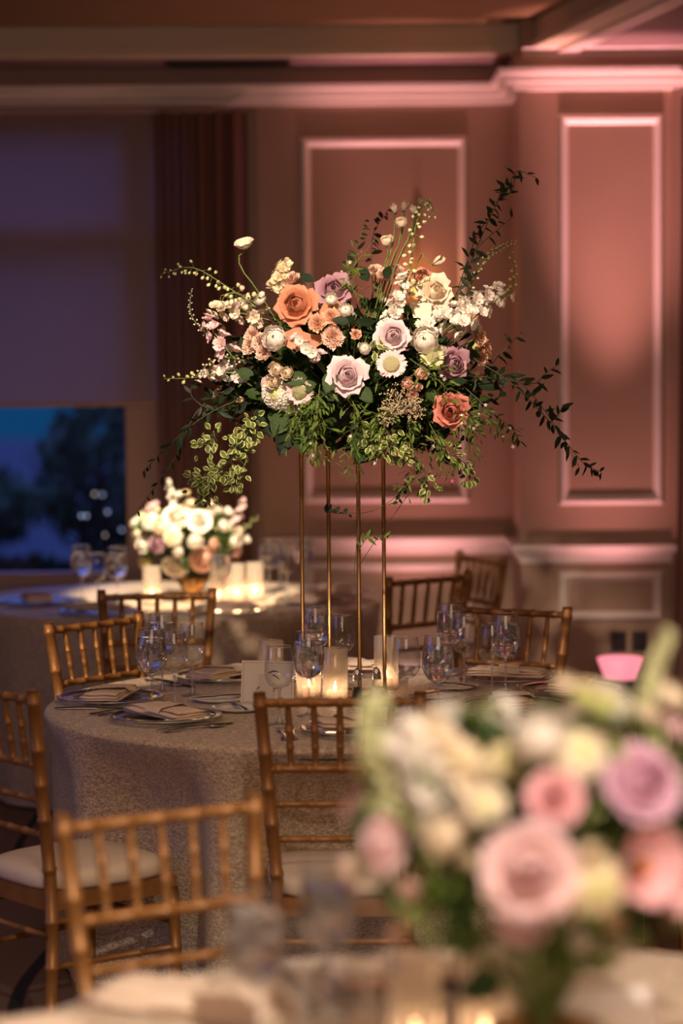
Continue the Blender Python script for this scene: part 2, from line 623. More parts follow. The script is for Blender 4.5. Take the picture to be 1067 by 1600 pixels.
def panel_frame(x0, x1, z0, z1, y, w=0.044):
    """mitred picture-frame moulding with a bevelled profile"""
    mb = MB()
    prof = [(0, 0), (.004, .010), (.014, .026), (.020, .028), (.026, .024), (.034, .012), (.044, .0)]
    rows = []
    for cx_, cz_, sx_, sz_ in ((x0, z0, 1, 1), (x1, z0, -1, 1), (x1, z1, -1, -1), (x0, z1, 1, -1), (x0, z0, 1, 1)):
        for t_, d in prof:
            rows.append((cx_ + sx_ * t_ * w / .044, y - d, cz_ + sz_ * t_ * w / .044))
    mb.grid(rows, len(prof), 5)
    return mb


k = YB / FPX
k2 = YF / FPX
def xb(px): return (px - 533) * k
def xf(px): return (px - 533) * k2
def zb_(py): return CAM_Z + (HORIZON - py) * k
def zf(py): return CAM_Z + (HORIZON - py) * k2
struct('trim_1', panel_frame(xb(474), xb(733), zb_(786), zb_(218), YB), [M_trim])
struct('trim_2', panel_frame(xf(873), xf(1037), zf(792), zf(186), YF), [M_trim])
struct('trim_3', panel_frame(xb(474), xb(733), 0.30, 0.80, YB), [M_trim])
struct('trim_4', panel_frame(xf(873), xf(1037), 0.58, 0.80, YF), [M_trim])
struct('trim_5', MB().box(xf(1050), xf(1064), YF - .03, YF, 0.15, 2.885), [M_wall])

# window with roller shade, dusk outside
w1 = bpy.data.objects.new('window_1', None)
link(w1, at(0, 0, 0))
w1['kind'] = 'structure'
fr = MB()
fy0, fy1 = YB + .04, YB + .12
fr.box(wx0, wx1, fy0, fy1, wz1 - .09, wz1).box(wx0, wx1, fy0, fy1, wz0, wz0 + .06)
fr.box(wx0, wx0 + .06, fy0, fy1, wz0 + .06, wz1 - .09).box(wx1 - .05, wx1, fy0, fy1, wz0 + .06, wz1 - .09)
part('frame', fr.mesh('frame', [M_frame], False), w1)
mxs_ = (xb(196), xb(247))
part('mullion', MB().box(mxs_[0], mxs_[1], fy0 - .01, fy1 + .01, wz0 + .06, wz1 - .09).mesh('mullion', [M_frame], False), w1)
part('mullion', MB().box(xb(-270), xb(-222), fy0 - .01, fy1 + .01, wz0 + .06, wz1 - .09).mesh('mullion', [M_frame], False), w1)
part('mullion', MB().box(xb(302), xb(372), fy0 - .01, fy1 + .01, wz0 + .06, wz1 - .09).mesh('mullion', [M_frame], False), w1)
for a, b in ((wx0 + .06, xb(-270)), (xb(-222), mxs_[0]), (mxs_[1], xb(302))):
    part('transom_bar', MB().box(a, b, fy0, fy1, zb_(384), zb_(345)).mesh('transom_bar', [M_frame], False), w1)
for a, b in ((wx0 + .06, xb(-270)), (xb(-222), mxs_[0]), (mxs_[1], xb(302)), (xb(372), wx1 - .05)):
    part('pane', MB().box(a, b, YB + .078, YB + .084, wz0 + .06, wz1 - .09).mesh('pane', [M_winglass], False), w1)
part('sill', MB().box(wx0 - .05, wx1 + .02, YB - .05, YB + .04, wz0 - .03, wz0).mesh('sill', [M_frame], False), w1)

sh = thing('roller_shade', at(xb(70), YB - .03, 2.85), 'beige translucent roller shade pulled halfway down over the dusk window', 'window shade')
def wpart(name, mb, mats, parent, smooth=False):
    return part(name, local_mesh_from_world(mb, WM[parent]).mesh(name, mats, smooth), parent)
wpart('fabric', MB().box(xb(-320), xb(258), YB - .036, YB - .034, zb_(626), 2.86), [M_shade], sh)
wpart('hem_bar', MB().box(xb(-320), xb(258), YB - .042, YB - .028, zb_(632), zb_(624)), [M_frame], sh)
wpart('roller', MB().box(xb(-322), xb(260), YB - .06, YB - .01, 2.85, 2.88), [M_frame], sh)

ct = thing('sheer_curtain', at(xb(325), YB - .08, 0.05), 'brown sheer curtain hanging in folds between the shade and the panelled wall', 'curtain')
cv = MB()
n = 60
rows = []
for j in range(6):
    z = 0.04 + (2.85 - 0.04) * j / 5
    for i in range(n):
        t = i / (n - 1)
        x = xb(250) + (xb(392) - xb(250)) * t
        rows.append((x, YB - .10 + .028 * math.sin(t * 34) + .01 * math.sin(t * 71 + 1), z))
cv.grid(rows, n, 6)
wpart('fabric', cv, [M_sheer], ct, True)
wpart('curtain_rod', MB().tube([(xb(258), YB - .09, 2.86), (xb(398), YB - .09, 2.86)], .012, 8), [M_frame], ct, True)

dr = thing('side_drape', at(xf(1085), YF - .1, 0.02), 'dull plum drape hanging at the right end of the panelled bay', 'curtain')
cv = MB()
rows = []
for j in range(8):
    z = 0.02 + (2.86 - 0.02) * j / 7
    for i in range(40):
        t = i / 39
        pull = max(0.0, 1 - abs(z - 1.0) / 1.4)
        x = xf(1062 - 14 * (1 - z / 2.86)) + .55 * t
        rows.append((x, YF - .12 + .03 * math.sin(t * 30), z))
cv.grid(rows, 40, 8)
wpart('fabric', cv, [M_drape], dr, True)
wpart('curtain_rod', MB().tube([(xf(1055), YF - .12, 2.87), (xf(1062) + .6, YF - .12, 2.87)], .012, 8), [M_frame], dr, True)

# wall sconce glowing behind the flowers
sp = W(652, 442, YB - .07)
sc = thing('wall_sconce', Matrix.Translation((sp.x, YB - .005, sp.z)), 'small amber-glowing wall sconce on the panelled wall behind the tall flowers', 'wall lamp')
wpart('backplate', MB().box(sp.x - .04, sp.x + .04, YB - .02, YB, sp.z - .16, sp.z + .02), [M_brass], sc)
wpart('arm', MB().tube([(sp.x, YB - .02, sp.z - .12), (sp.x, YB - .08, sp.z - .13), (sp.x, YB - .09, sp.z - .07)], .008, 8), [M_brass], sc, True)
wpart('bulb', MB().ball((sp.x, YB - .09, sp.z - .035), .022, 10, 8, sc=(1, 1, 1.5)), [M_bulb], sc, True)
light('sconce_light', 'POINT', (sp.x, YB - .10, sp.z + .02), 0.8, (1.0, 0.38, 0.10), size=.03)

# outlets and ceiling vent
for i, px in enumerate((966, 999)):
    q = W(px, 1002, YF)
    o_ = thing('wall_outlet', Matrix.Translation((q.x, YF, q.z)), ['dark outlet plate low on the bay wall, nearer the room corner', 'dark outlet plate low on the bay wall, nearer the plum drape'][i], 'outlet', 'outlets on the bay wall')
    wpart('cover_plate', MB().box(q.x - .034, q.x + .034, YF - .006, YF, q.z - .045, q.z + .045), [M_dark], o_)
    for dz in (-.02, .02):
        wpart('socket', MB().box(q.x - .016, q.x + .016, YF - .009, YF - .006, q.z + dz - .012, q.z + dz + .012), [M_black], o_)
vq = W(355, 103, 10.84)
vt = thing('ceiling_vent', Matrix.Translation((vq.x, 10.86, ZC)), 'long dark air slot grille in the soffit above the window curtain', 'vent')
wpart('vent_frame', MB().box(vq.x - .28, vq.x + .28, 10.80, 10.97, ZC - .006, ZC), [M_dark], vt)
for i in range(5):
    wpart('slat', MB().box(vq.x - .26, vq.x + .26, 10.815 + i * .03, 10.827 + i * .03, ZC - .014, ZC - .006), [M_black], vt)

# uplights
def uplight(x, y, zt, label):
    u = thing('floor_uplight', at(x, y, 0), label, 'uplight', 'pink uplights along the wall')
    part('body', MB().box(-.09, .09, -.09, .09, 0.0, zt - .09).mesh('body', [M_black], False), u)
    part('lens_housing', MB().lathe([(.001, zt - .09), (.066, zt - .09), (.098, zt - .004), (.09, zt), (.001, zt - .01)], 24).mesh('lens_housing', [M_uplens]), u)
    return u
q = W(969, 1027, 10.08)
uplight(q.x, 10.08, q.z, 'uplight with glowing pink housing on the floor before the outlets')
uplight(.34, 10.68, .36, 'uplight on the floor behind the centre table below the wall sconce')

# ---------------------------------------------------------------- outside
struct('ground', MB().box(-14, 10, YB + .3, 60, -0.4, -0.25), [mat('terrace_stone', srgb(22, 48, 60), 0.8, noise=.3, nscale=1)])
gl_pts = [(340, 770, 1), (350, 872, 0), (127, 806, 0), (135, 806, 0), (168, 800, 0), (165, 836, 1), (190, 828, 0), (148, 772, 1), (160, 773, 0)]
LAMPL = ['tiny cool lamp on the terrace, outer one of the close pair', 'tiny cool lamp on the terrace, inner one of the close pair', 'tiny cool lamp on the terrace right above the warm lowest one',
         'tiny warm lamp lowest on the terrace', 'tiny cool lamp on the terrace nearest the white flowers', 'tiny warm lamp highest on the terrace, outer of two', 'tiny cool lamp highest on the terrace, inner of two']
for i, (px, py, wm) in enumerate(gl_pts[2:]):
    Y = 13 + .3 * i
    q = W(px, py, Y)
    g = thing('garden_lamp', at(q.x, Y, -.25), '', 'lamp', 'small lamps on the terrace beyond the window')
    g['label'] = LAMPL[i]
    wpart('globe', MB().ball(q, .009, 10, 8), [M_lampoutw if wm else M_lampout], g, True)
    wpart('post', MB().tube([(q.x, Y, -.25), (q.x, Y, q.z - .02)], .012, 6), [M_black], g, True)


def shrub(x, y, r, h, label, col):
    t = thing('garden_tree', at(x, y, -.25), label, 'tree', 'trees in the garden beyond the window')
    mb = MB()
    rnd = random.Random(int(x * 100 + y))
    for _ in range(900):
        a, b = rnd.uniform(0, 2 * PI), rnd.uniform(-1, 1)
        rr = rnd.uniform(.55, 1) ** .5
        c = Vector((r * rr * math.cos(a) * math.sqrt(1 - b * b), r * rr * math.sin(a) * math.sqrt(1 - b * b), h * .58 + h * .42 * rr * b))
        leafquad(mb, frame(c, (rnd.gauss(0, 1), rnd.gauss(0, 1), rnd.gauss(0, 1))), .22, .11)
    part('crown', mb.mesh('crown', [col]), t)
    part('trunk', MB().tube([(0, 0, 0), (0, 0, h * .6)], [.09, .05], 8).mesh('trunk', [M_stemd]), t)


def leafquad(mb, M, L, Wd, mi=0):
    b = len(mb.v)
    for p in ((0, 0, 0), (Wd / 2, L * .45, .1 * L), (0, L, 0), (-Wd / 2, L * .45, .1 * L)):
        mb.v.append(tuple(M @ Vector(p)))
    mb.f.append((b, b + 1, b + 2))
    mb.mi.append(mi)
    mb.f.append((b, b + 2, b + 3))
    mb.mi.append(mi)


M_tree = mat('garden_leaf', srgb(60, 92, 60), 0.7, noise=.4, nscale=2)
shrub(-1.75, 19.5, .7, 1.7, 'dusky green tree close to the window mullion in the view outside', M_tree)
shrub(-3.6, 22, .9, .95, 'dark tree in the middle of the dusk window view', M_tree)
shrub(-2.2, 16.5, .5, .5, 'low dark bush close outside the window', M_leafd)
shrub(-3.9, 18.5, .7, .6, 'low dark bush at the outer edge of the window view', M_leafd)

# ---------------------------------------------------------------- chairs
def ringed(p0, p1, r, rings, n=8, mid=0.0, mb=None, ring=1.22):
    """turned rod from p0 to p1 with raised bamboo rings at the fractions `rings`; mid thickens its middle"""
    mb = mb or MB()
    p0, p1 = Vector(p0), Vector(p1)
    L = (p1 - p0).length
    w = 0.0045 / L
    st = [(0, 1), (1, 1)]
    for f in rings:
        st += [(f - w * 1.6, 1), (f - w, ring), (f + w, ring), (f + w * 1.6, 1)]
    if mid:
        st += [(i / 10, 1) for i in range(1, 10)]
    st = sorted(s for s in st if 0 <= s[0] <= 1)
    pts = [p0 + (p1 - p0) * f for f, _ in st]
    rad = [r * s * (1 + mid * math.sin(PI * f)) for f, s in st]
    return mb.tube(pts, rad, n)


def bent(pts, r, rings, n=10):
    """turned post through several points, rings at heights"""
    out = []
    rad = []
    for a, b in zip(pts[:-1], pts[1:]):
        a, b = Vector(a), Vector(b)
        fs = sorted([0] + [q for z in rings if min(a.z, b.z) < z < max(a.z, b.z) for q in
                           ((z - .007 - a.z) / (b.z - a.z), (z - .0045 - a.z) / (b.z - a.z), (z + .0045 - a.z) / (b.z - a.z), (z + .007 - a.z) / (b.z - a.z))])
        for i, f in enumerate(fs):
            out.append(a + (b - a) * f)
            kk = (i - 1) % 4
            rad.append(r * (1.13 if i > 0 and kk in (1, 2) else 1))
    out.append(Vector(pts[-1]))
    rad.append(r * .9)
    return MB().tube(out, rad, n)


CH = {}
YT, YS = -.245, -.180          # depth of the back at the top and at the seat
def back_y(z): return YS + (YT - YS) * (z - .45) / .47
def back_x(z): return .160 + .036 * (z - .45) / .47
for s_, nm in ((-1, 'l'), (1, 'r')):
    CH['post' + nm] = bent([(s_ * .175, -.20, 0), (s_ * .165, -.18, .28), (s_ * .160, YS, .45), (s_ * .176, back_y(.66) - .002, .66), (s_ * .196, YT, .922), (s_ * .196, YT, .932)], .0165,
                           (.10, .22, .335, .47, .60, .69, .78, .90)).mesh('back_post', [M_gold])
    CH['leg' + nm] = bent([(s_ * .198, .185, 0), (s_ * .192, .175, .38)], .0155, (.10, .22, .335)).mesh('front_leg', [M_gold])
CH['top'] = ringed((-.19, YT, .905), (.19, YT, .905), .011, [.12, .31, .5, .69, .88]).mesh('top_rail', [M_gold])
CH['rails'] = [ringed((-back_x(z), back_y(z), z), (back_x(z), back_y(z), z), r_, [.08, .29, .5, .71, .92]).mesh('back_rail', [M_gold]) for z, r_ in ((.738, .0105), (.648, .0085), (.558, .0085))]
CH['spin'] = []
for i in range(5):
    f = (i - 2) / 3.0
    CH['spin'].append(ringed((f * (back_x(.738) - .0), back_y(.738), .745), (f * .19, YT, .90), .0072, [.30, .62], mid=.25).mesh('spindle', [M_gold]))
sf = MB()
def trap(mb, z0, z1, hw0, hw1, y0, y1, mi=0):
    quadbox(mb, [(-hw0, y0), (hw0, y0), (hw1, y1), (-hw1, y1)], z0, z1, mi)
trap(sf, .362, .408, .160, .195, -.185, .185)
CH['frame'] = sf.mesh('seat_frame', [M_gold], False)
cu = MB()
rows = []
NC = 28
for sc_, z in ((.2, .452), (.97, .452), (1.0, .462), (1.0, .478), (.965, .492), (.85, .500), (.5, .506), (.02, .508)):
    for i in range(NC):
        a = 2 * PI * i / NC
        ca, sa = math.cos(a), math.sin(a)
        rr = 1 / (abs(ca) ** 4 + abs(sa) ** 4) ** .25
        y = sa * rr * .195 * sc_
        x = ca * rr * (.192 + .09 * y) * sc_
        rows.append((x, y + .003, z))
cu.grid(rows, NC, 8, 0, True)
CH['cush'] = cu.mesh('seat_cushion', [M_cush])
CH['str'] = []
for z in (.335, .22):
    for s_ in (-1, 1):
        CH['str'].append(ringed((s_ * .167, -.185, z), (s_ * .193, .178, z), .0085, [.3, .7]).mesh('side_stretcher', [M_gold]))
CH['str2'] = [ringed((-.19, .178, .285), (.19, .178, .285), .0085, [.3, .7]).mesh('front_stretcher', [M_gold]),
              ringed((-.17, -.19, .30), (.17, -.19, .30), .0085, [.3, .7]).mesh('rear_stretcher', [M_gold])]


def chair(bx, by, fx, fy, label, group=None):
    """back top midpoint at (bx, by), facing (fx, fy)"""
    f = Vector((fx, fy)).normalized()
    o = Vector((bx, by)) - f * YT
    rz = math.atan2(-f.x, f.y)
    t = thing('chiavari_chair', at(o.x, o.y, 0, rz), label, 'chair', group)
    part('back_post', CH['postl'], t)
    part('back_post', CH['postr'], t)
    part('front_leg', CH['legl'], t)
    part('front_leg', CH['legr'], t)
    part('top_rail', CH['top'], t)
    for m in CH['rails']:
        part('back_rail', m, t)
    for m in CH['spin']:
        part('spindle', m, t)
    part('seat_frame', CH['frame'], t)
    part('seat_cushion', CH['cush'], t, WM[t] @ Matrix.Translation((0, 0, -.042)))
    for m in CH['str']:
        part('side_stretcher', m, t)
    part('front_stretcher', CH['str2'][0], t)
    part('rear_stretcher', CH['str2'][1], t)
    return t


GC = 'gold chiavari chairs around the centre table'
chair(-.008, 5.86, 0.02, 1, 'gold chiavari chair at the near side of the centre table, back to us', GC)
chair(-.891, 6.08, .766, .643, 'gold chiavari chair with its whole ivory cushion visible beside the centre table', GC)
chair(-1.62, 6.62, 1, .05, 'gold chiavari chair farther behind, only its bluish cushion and legs showing', GC)
chair(-.785, 7.62, .72, -.62, 'gold chiavari chair with brightly lit spindles behind the grouped water goblets', GC)
chair(.56, 7.90, -.50, -.86, 'gold chiavari chair on the far side of the centre table behind the tallest goblets', GC)
chair(1.04, 6.10, -.62, .80, 'gold chiavari chair whose rail tip just shows behind the blurred flowers', GC)
chair(-.655, 8.52, -.1, 1, 'gold chiavari chair at the back table under its white flowers', 'gold chiavari chairs at the back table')
chair(.325, 9.04, -.62, .76, 'dark-looking chiavari chair against the pink wall, nearer the gold stand', 'gold chiavari chairs at the back table')
chair(.575, 9.93, -.93, -.42, 'chiavari chair seen edge-on, close to the panelled wall', 'gold chiavari chairs at the back table')
chair(-.337, 4.40, .50, -.86, 'blurred gold chiavari chair in front, its back cutting across the tablecloth')


# ---------------------------------------------------------------- tables and cloths
def table(name, cx, cy, label, cat, dents=(), cloth_label='', seed=1, ph=0.0):
    t = thing('round_table', at(cx, cy), label, 'table', 'round banquet tables')
    part('table_top', MB().lathe([(.001, .715), (.825, .715), (.835, .72), (.835, .738), (.825, .742), (.001, .742)], 64).mesh('table_top', [M_stemd], False), t)
    part('pedestal', MB().lathe([(.05, .05), (.05, .715)], 16).mesh('pedestal', [M_black]), t)
    part('pedestal_base', MB().lathe([(.001, 0), (.3, 0), (.3, .02), (.06, .05), (.001, .05)], 24).mesh('pedestal_base', [M_black]), t)
    NA = 288
    mb = MB()
    prof = [(0.001, .7495), (.3, .7495), (.6, .7495), (.8, .7495), (.838, .7485), (.847, .744), (.852, .735)]
    zs = [.70, .66, .6, .52, .44, .36, .28, .2, .12, .06, .012]
    rnd = random.Random(seed)
    waves = [(rnd.choice((9, 11, 13, 16, 19, 23)), rnd.uniform(0, 6.28), rnd.uniform(.4, 1)) for _ in range(5)]
    for r_, z in prof:
        for i in range(NA):
            a = 2 * PI * i / NA
            mb.v.append((r_ * math.cos(a), r_ * math.sin(a), z))
    for z in zs:
        g = min(1, (.74 - z) / .5)
        for i in range(NA):
            a = 2 * PI * i / NA
            wv = sum(am * math.sin(kk * a + p) for kk, p, am in waves) / 2.2
            wv = math.copysign(abs(wv) ** 1.25, wv)
            r_ = .853 + .012 * g + .034 * g * wv
            for da, dd in dents:
                dl = (a - da + PI) % (2 * PI) - PI
                e = math.exp(-(dl / .26) ** 4)
                zz = min(1, max(0, (.74 - z) / .16))
                r_ -= dd * e * zz
            mb.v.append((r_ * math.cos(a), r_ * math.sin(a), z))
    nr = len(prof) + len(zs)
    for j in range(nr - 1):
        for i in range(NA):
            i2 = (i + 1) % NA
            mb.f.append((j * NA + i, (j + 1) * NA + i, (j + 1) * NA + i2, j * NA + i2))
            mb.mi.append(0)
    c = part('tablecloth', mb.mesh('tablecloth', [M_cloth]), None, at(cx, cy))
    tag(c, cloth_label, 'tablecloth', 'champagne tablecloths')
    return t


TC = (-.01, 6.96)
BC = (-.69, 9.97)
FC = (.25, 3.20)
def ang(c, x, y): return math.atan2(y - c[1], x - c[0])
table('t', *TC, 'round banquet table in the centre carrying the tall gold flower stand', 'table',
      [(ang(TC, 0, 6), .20), (ang(TC, -.60, 6.28), .17), (ang(TC, -1.3, 6.65), .06), (ang(TC, -.61, 7.47), .26), (ang(TC, .44, 7.69), .24), (ang(TC, .9, 6.3), .10)],
      'champagne textured cloth falling to the carpet from the centre table', 3)
table('t', *BC, 'round banquet table in the back by the window with the low white flowers', 'table', [(ang(BC, -.65, 8.7), .15), (ang(BC, .15, 9.2), .1), (ang(BC, .3, 9.8), .05)],
      'champagne textured cloth on the back table by the window', 5)
table('t', *FC, 'round banquet table closest to the camera with the pink and lilac flowers', 'table', [(ang(FC, -.2, 4.1), .12)],
      'champagne textured cloth on the table closest to the camera', 8)
ZT = .7497

# ---------------------------------------------------------------- tableware meshes
def bowl_prof(h0, h1, rmax, rrim, zm):
    """bowl from stem top h0 to rim h1, widest rmax at fraction zm"""
    pr = []
    for i in range(13):
        t = i / 12
        z = h0 + (h1 - h0) * t
        if t < zm:
            r_ = rmax * math.sqrt(max(0.0, 1 - (1 - t / zm) ** 2)) ** .85
        else:
            u = (t - zm) / (1 - zm)
            r_ = rmax + (rrim - rmax) * u ** 1.7
        pr.append((max(r_, .003), z))
    return pr


def glass_meshes(h, hb, rmax, rrim, zm, fill):
    d = {}
    pr = bowl_prof(hb, h, rmax, rrim, zm)
    d['bowl'] = MB().lathe(pr, 28).mesh('bowl', [M_glass])
    d['rim'] = MB().lathe([(rrim - .0008, h - .001), (rrim + .0008, h - .001), (rrim + .0008, h + .0006), (rrim - .0008, h + .0006), (rrim - .0008, h - .001)], 28).mesh('rim', [M_stemglass])
    d['stem'] = MB().lathe([(.001, hb + .006), (.007, hb + .003), (.0045, hb - .008), (.0036, hb - .03), (.0036, .03), (.006, .012), (.016, .006), (.034, .0035), (.0365, .0018), (.036, 0), (.001, 0)], 24).mesh('stem_and_foot', [M_stemthin])
    if fill:
        zf_ = hb + (h - hb) * fill
        wp = [(max(.001, r_ - .0012), z + .0015) for r_, z in pr if z < zf_]
        wp.append((wp[-1][0] + .0002, zf_))
        wp = [(.0005, wp[0][1])] + wp + [(.0005, zf_)]
        d['water'] = MB().lathe(wp, 28).mesh('water', [M_water])
    return d


GW = glass_meshes(.235, .102, .0445, .036, .42, .80)      # water goblet
GV = glass_meshes(.215, .098, .040, .033, .40, 0)         # wine glass
rnd = random.Random(4)
ICE = []
for kx in range(3):
    mb = MB()
    for (x, y, z) in ((0, .012, .022), (.016, -.008, .03), (-.017, -.006, .026), (.004, -.004, .05), (-.012, .012, .054), (.013, .012, .056)):
        M = Matrix.Translation((x, y, .142 + z)) @ Matrix.Rotation(rnd.uniform(0, 3), 4, Vector((rnd.random(), rnd.random(), 1)))
        b = len(mb.v)
        mb.ball((0, 0, 0), .0155, 6, 5)
        for i in range(b, len(mb.v)):
            p = Vector(mb.v[i])
            p = Vector([math.copysign(abs(c / .0155) ** .6, c) * .0135 for c in p]) * rnd.uniform(.85, 1.1)
            mb.v[i] = tuple(M @ p)
    ICE.append(mb.mesh('ice_cubes', [M_ice], False))


def goblet(x, y, label, group, i=0, rz=0):
    t = thing('water_goblet', at(x, y, ZT, rz + i), label, 'glass', group)
    part('bowl', GW['bowl'], t)
    part('rim', GW['rim'], t)
    part('stem', GW['stem'], t)
    part('water', GW['water'], t)
    part('ice', ICE[i % 3], t)['kind'] = 'stuff'
    return t


def wine(x, y, label, group):
    t = thing('wine_glass', at(x, y, ZT), label, 'glass', group)
    part('bowl', GV['bowl'], t)
    part('rim', GV['rim'], t)
    part('stem', GV['stem'], t)
    return t


# charger, napkin, cutlery, bread plate
CHG = MB().lathe([(.001, .004), (.10, .004), (.112, .007), (.160, .016), (.162, .0145), (.11, .001), (.001, .0005)], 48).mesh('plate', [M_glass])
CHR = MB().lathe([(.148, .0148), (.160, .0175), (.1655, .0178), (.1655, .0158), (.16, .0155), (.148, .0132)], 48).mesh('silver_rim', [M_silver])
CHP = MB().lathe([(.001, .0095), (.085, .0095), (.09, .011), (.13, .0205), (.132, .019), (.09, .0075), (.001, .0075)], 40).mesh('dinner_plate', [M_china])


def napkin_mesh(seed, flap=False):
    rnd = random.Random(seed)
    mb = MB()
    z = 0.0
    for L in range(3):
        hw, hl = .058 - .004 * L + rnd.uniform(-.003, .003), .125 - .006 * L
        th = .0065
        nx, ny = 7, 12
        top = []
        bot = []
        for j in range(ny):
            v = -1 + 2 * j / (ny - 1)
            for i in range(nx):
                u = -1 + 2 * i / (nx - 1)
                edge = 1 - .35 * max(abs(u), abs(v)) ** 6
                wave = .0018 * math.sin(v * 5 + L + seed) + .0012 * math.sin(u * 4 + v * 3 + seed)
                x = u * hw * (1 - .03 * math.sin(v * 4 + L * 2)) + .006 * math.sin(L * 3 + seed)
                y = v * hl + .003 * math.sin(u * 3 + L)
                top.append((x, y, z + th * edge + wave))
                bot.append((x * .985, y * .985, z + wave * (0 if L == 0 else 1)))
        b = len(mb.v)
        mb.grid(top, nx, ny)
        b2 = len(mb.v)
        mb.grid(list(bot), nx, ny)
        for k_ in range(len(mb.f) - (nx - 1) * (ny - 1), len(mb.f)):
            mb.f[k_] = tuple(reversed(mb.f[k_]))
        ring = [i for i in range(nx)] + [j * nx + nx - 1 for j in range(1, ny)] + [(ny - 1) * nx + i for i in range(nx - 2, -1, -1)] + [j * nx for j in range(ny - 2, 0, -1)]
        for q_ in range(len(ring)):
            a_, c_ = ring[q_], ring[(q_ + 1) % len(ring)]
            mb.f.append((b + a_, b2 + a_, b2 + c_, b + c_))
            mb.mi.append(0)
        z += .0072
    # wrap-over band, folded diagonally
    for (ya, yb, sk) in ((-.03, .035, .02),):
        rows = []
        for j in range(4):
            for i in range(9):
                u = -1 + 2 * i / 8
                yy = ya + (yb - ya) * j / 3 + sk * u
                zz = z + .004 - .012 * max(0, abs(u) - .85) / .15
                rows.append((u * .064, yy, zz + .0015 * math.sin(j * 2 + u)))
        mb.grid(rows, 9, 4)
    return mb.mesh('napkin', [M_napkin])


NAP = [napkin_mesh(s) for s in (1, 2, 3)]


def flat_outline(stations, z=.0, th=.002, arch=0.0):
    """stations along y: (y, half_width, z_offset)"""
    mb = MB()
    rows = []
    for y, w_, dz in stations:
        rows += [(-w_, y, z + dz), (-w_ * .6, y, z + dz + th), (w_ * .6, y, z + dz + th), (w_, y, z + dz)]
    mb.grid(rows, 4, len(stations))
    for r_ in (rows[:4], rows[-4:]):
        b = len(mb.v)
        mb.v.extend(r_)
        mb.f.append((b, b + 1, b + 2, b + 3))
        mb.mi.append(0)
    return mb


HAND = [(-.11, .004, .003), (-.105, .0085, .003), (-.09, .0095, .0035), (-.06, .006, .005), (-.02, .0035, .007), (.02, .003, .006)]
KNIFE = flat_outline([(-.12, .006, .001), (-.10, .009, .003), (-.04, .007, .004), (0, .0055, .003), (.01, .0075, .0015), (.07, .0095, .0012), (.10, .008, .001), (.12, .002, .0005)], .001, .0035).mesh('knife', [M_silver])
fk = flat_outline(HAND + [(.035, .006, .003), (.045, .0115, .002), (.055, .0125, .002)], .001, .0025)
for i in range(4):
    x = -.0105 + .007 * i
    b = len(fk.v)
    fk.tube([(x, .053, .004), (x, .075, .003), (x * .95, .095, .008)], [.0018, .0018, .0008], 5)
FORK = fk.mesh('fork', [M_silver])
sk_ = flat_outline(HAND + [(.03, .003, .005)], .001, .0025)
sk_.lathe([(.001, .0015), (.4, .002), (.8, .005), (1, .009), (.95, .0092), (.4, .004), (.001, .0035)], 16, 0, Matrix.Translation((0, .058, 0)) @ Matrix.Diagonal((.019, .03, 1, 1)))
SPOON = sk_.mesh('spoon', [M_silver])
BREAD = MB().lathe([(.001, .004), (.05, .004), (.055, .006), (.078, .013), (.079, .0115), (.05, .0005), (.001, .0005)], 32).mesh('bread_plate', [M_china])


def setting(cx, cy, tc, where, i, spin=None, knife_l=False):
    """place setting facing the table centre"""
    f = Vector((tc[0] - cx, tc[1] - cy)).normalized()
    rz = math.atan2(-f.x, f.y)
    B = at(cx, cy, ZT, rz)
    t = thing('charger_plate', B, 'clear glass charger with silver rim ' + where, 'plate', 'glass chargers')
    part('plate', CHG, t, B @ Matrix.Scale(.94, 4))
    part('silver_rim', CHR, t, B @ Matrix.Scale(.94, 4))
    nm = part('napkin', NAP[i % 3], None, B @ Matrix.Translation((0, 0, .0168)) @ Matrix.Rotation(PI / 2 + (spin or 0), 4, 'Z'))
    tag(nm, 'folded blush linen napkin on the charger ' + where, 'napkin', 'folded napkins')
    def cut(name, me, x, y, what, dz=0, rot=0):
        o = part(name, me, None, B @ Matrix.Translation((x, y, dz)) @ Matrix.Rotation(rot, 4, 'Z'))
        tag(o, what + ' ' + where, name, 'silver cutlery')
    cut('fork', FORK, -.176, -.01, 'silver inner fork of the setting')
    cut('knife', KNIFE, .174, -.01, 'silver table knife of the setting')
    if knife_l:
        cut('fork', FORK, -.204, -.02, 'silver outer fork of the setting')
        cut('spoon', SPOON, .202, -.02, 'silver spoon of the setting')


PL = [(.04, 6.39, 'behind the near chair back'), (-.49, 6.63, 'at the near curve below the grouped goblets'), (-.68, 7.01, 'beside the chair with lit spindles'),
      (-.37, 7.46, 'on the far side behind the card'), (.04, 7.60, 'on the far side behind the gold poles'),
      (.51, 7.40, 'on the far side before the tall-goblet chair'), (.67, 7.11, 'at the table curve next to the wall uplight'), (.48, 6.80, 'near the blurred flowers, napkin flap pink-lit')]
for i, (x, y, wh) in enumerate(PL):
    setting(x, y, TC, wh, i, spin=(0.2, .1, -.1, .3, 0, .5, -.4, .3)[i], knife_l=(i in (0, 1, 3, 7)))
for px, py, rot, wh in ((374, 1112, .3, 'before the lettered card'), (341, 1097, 1.9, 'beside the lettered card'), (676, 1094, 2.2, 'behind the goblet by the pepper shaker'),
                        (708, 1080, .8, 'before the tall-looking goblet'), (472, 1064, 1.2, 'behind the lettered card votive')):
    Y = 3778 / (py - HORIZON) * (CAM_Z - ZT)
    q = W(px, py, Y)
    tag(part('bread_plate', BREAD, None, at(q.x, Y, ZT)), 'small white bread plate ' + wh, 'plate', 'bread plates')
    tag(part('butter_knife', KNIFE, None, at(q.x, Y, ZT + .0125, rot) @ Matrix.Scale(.75, 4)), 'butter knife lying across the bread plate ' + wh, 'knife', 'butter knives')

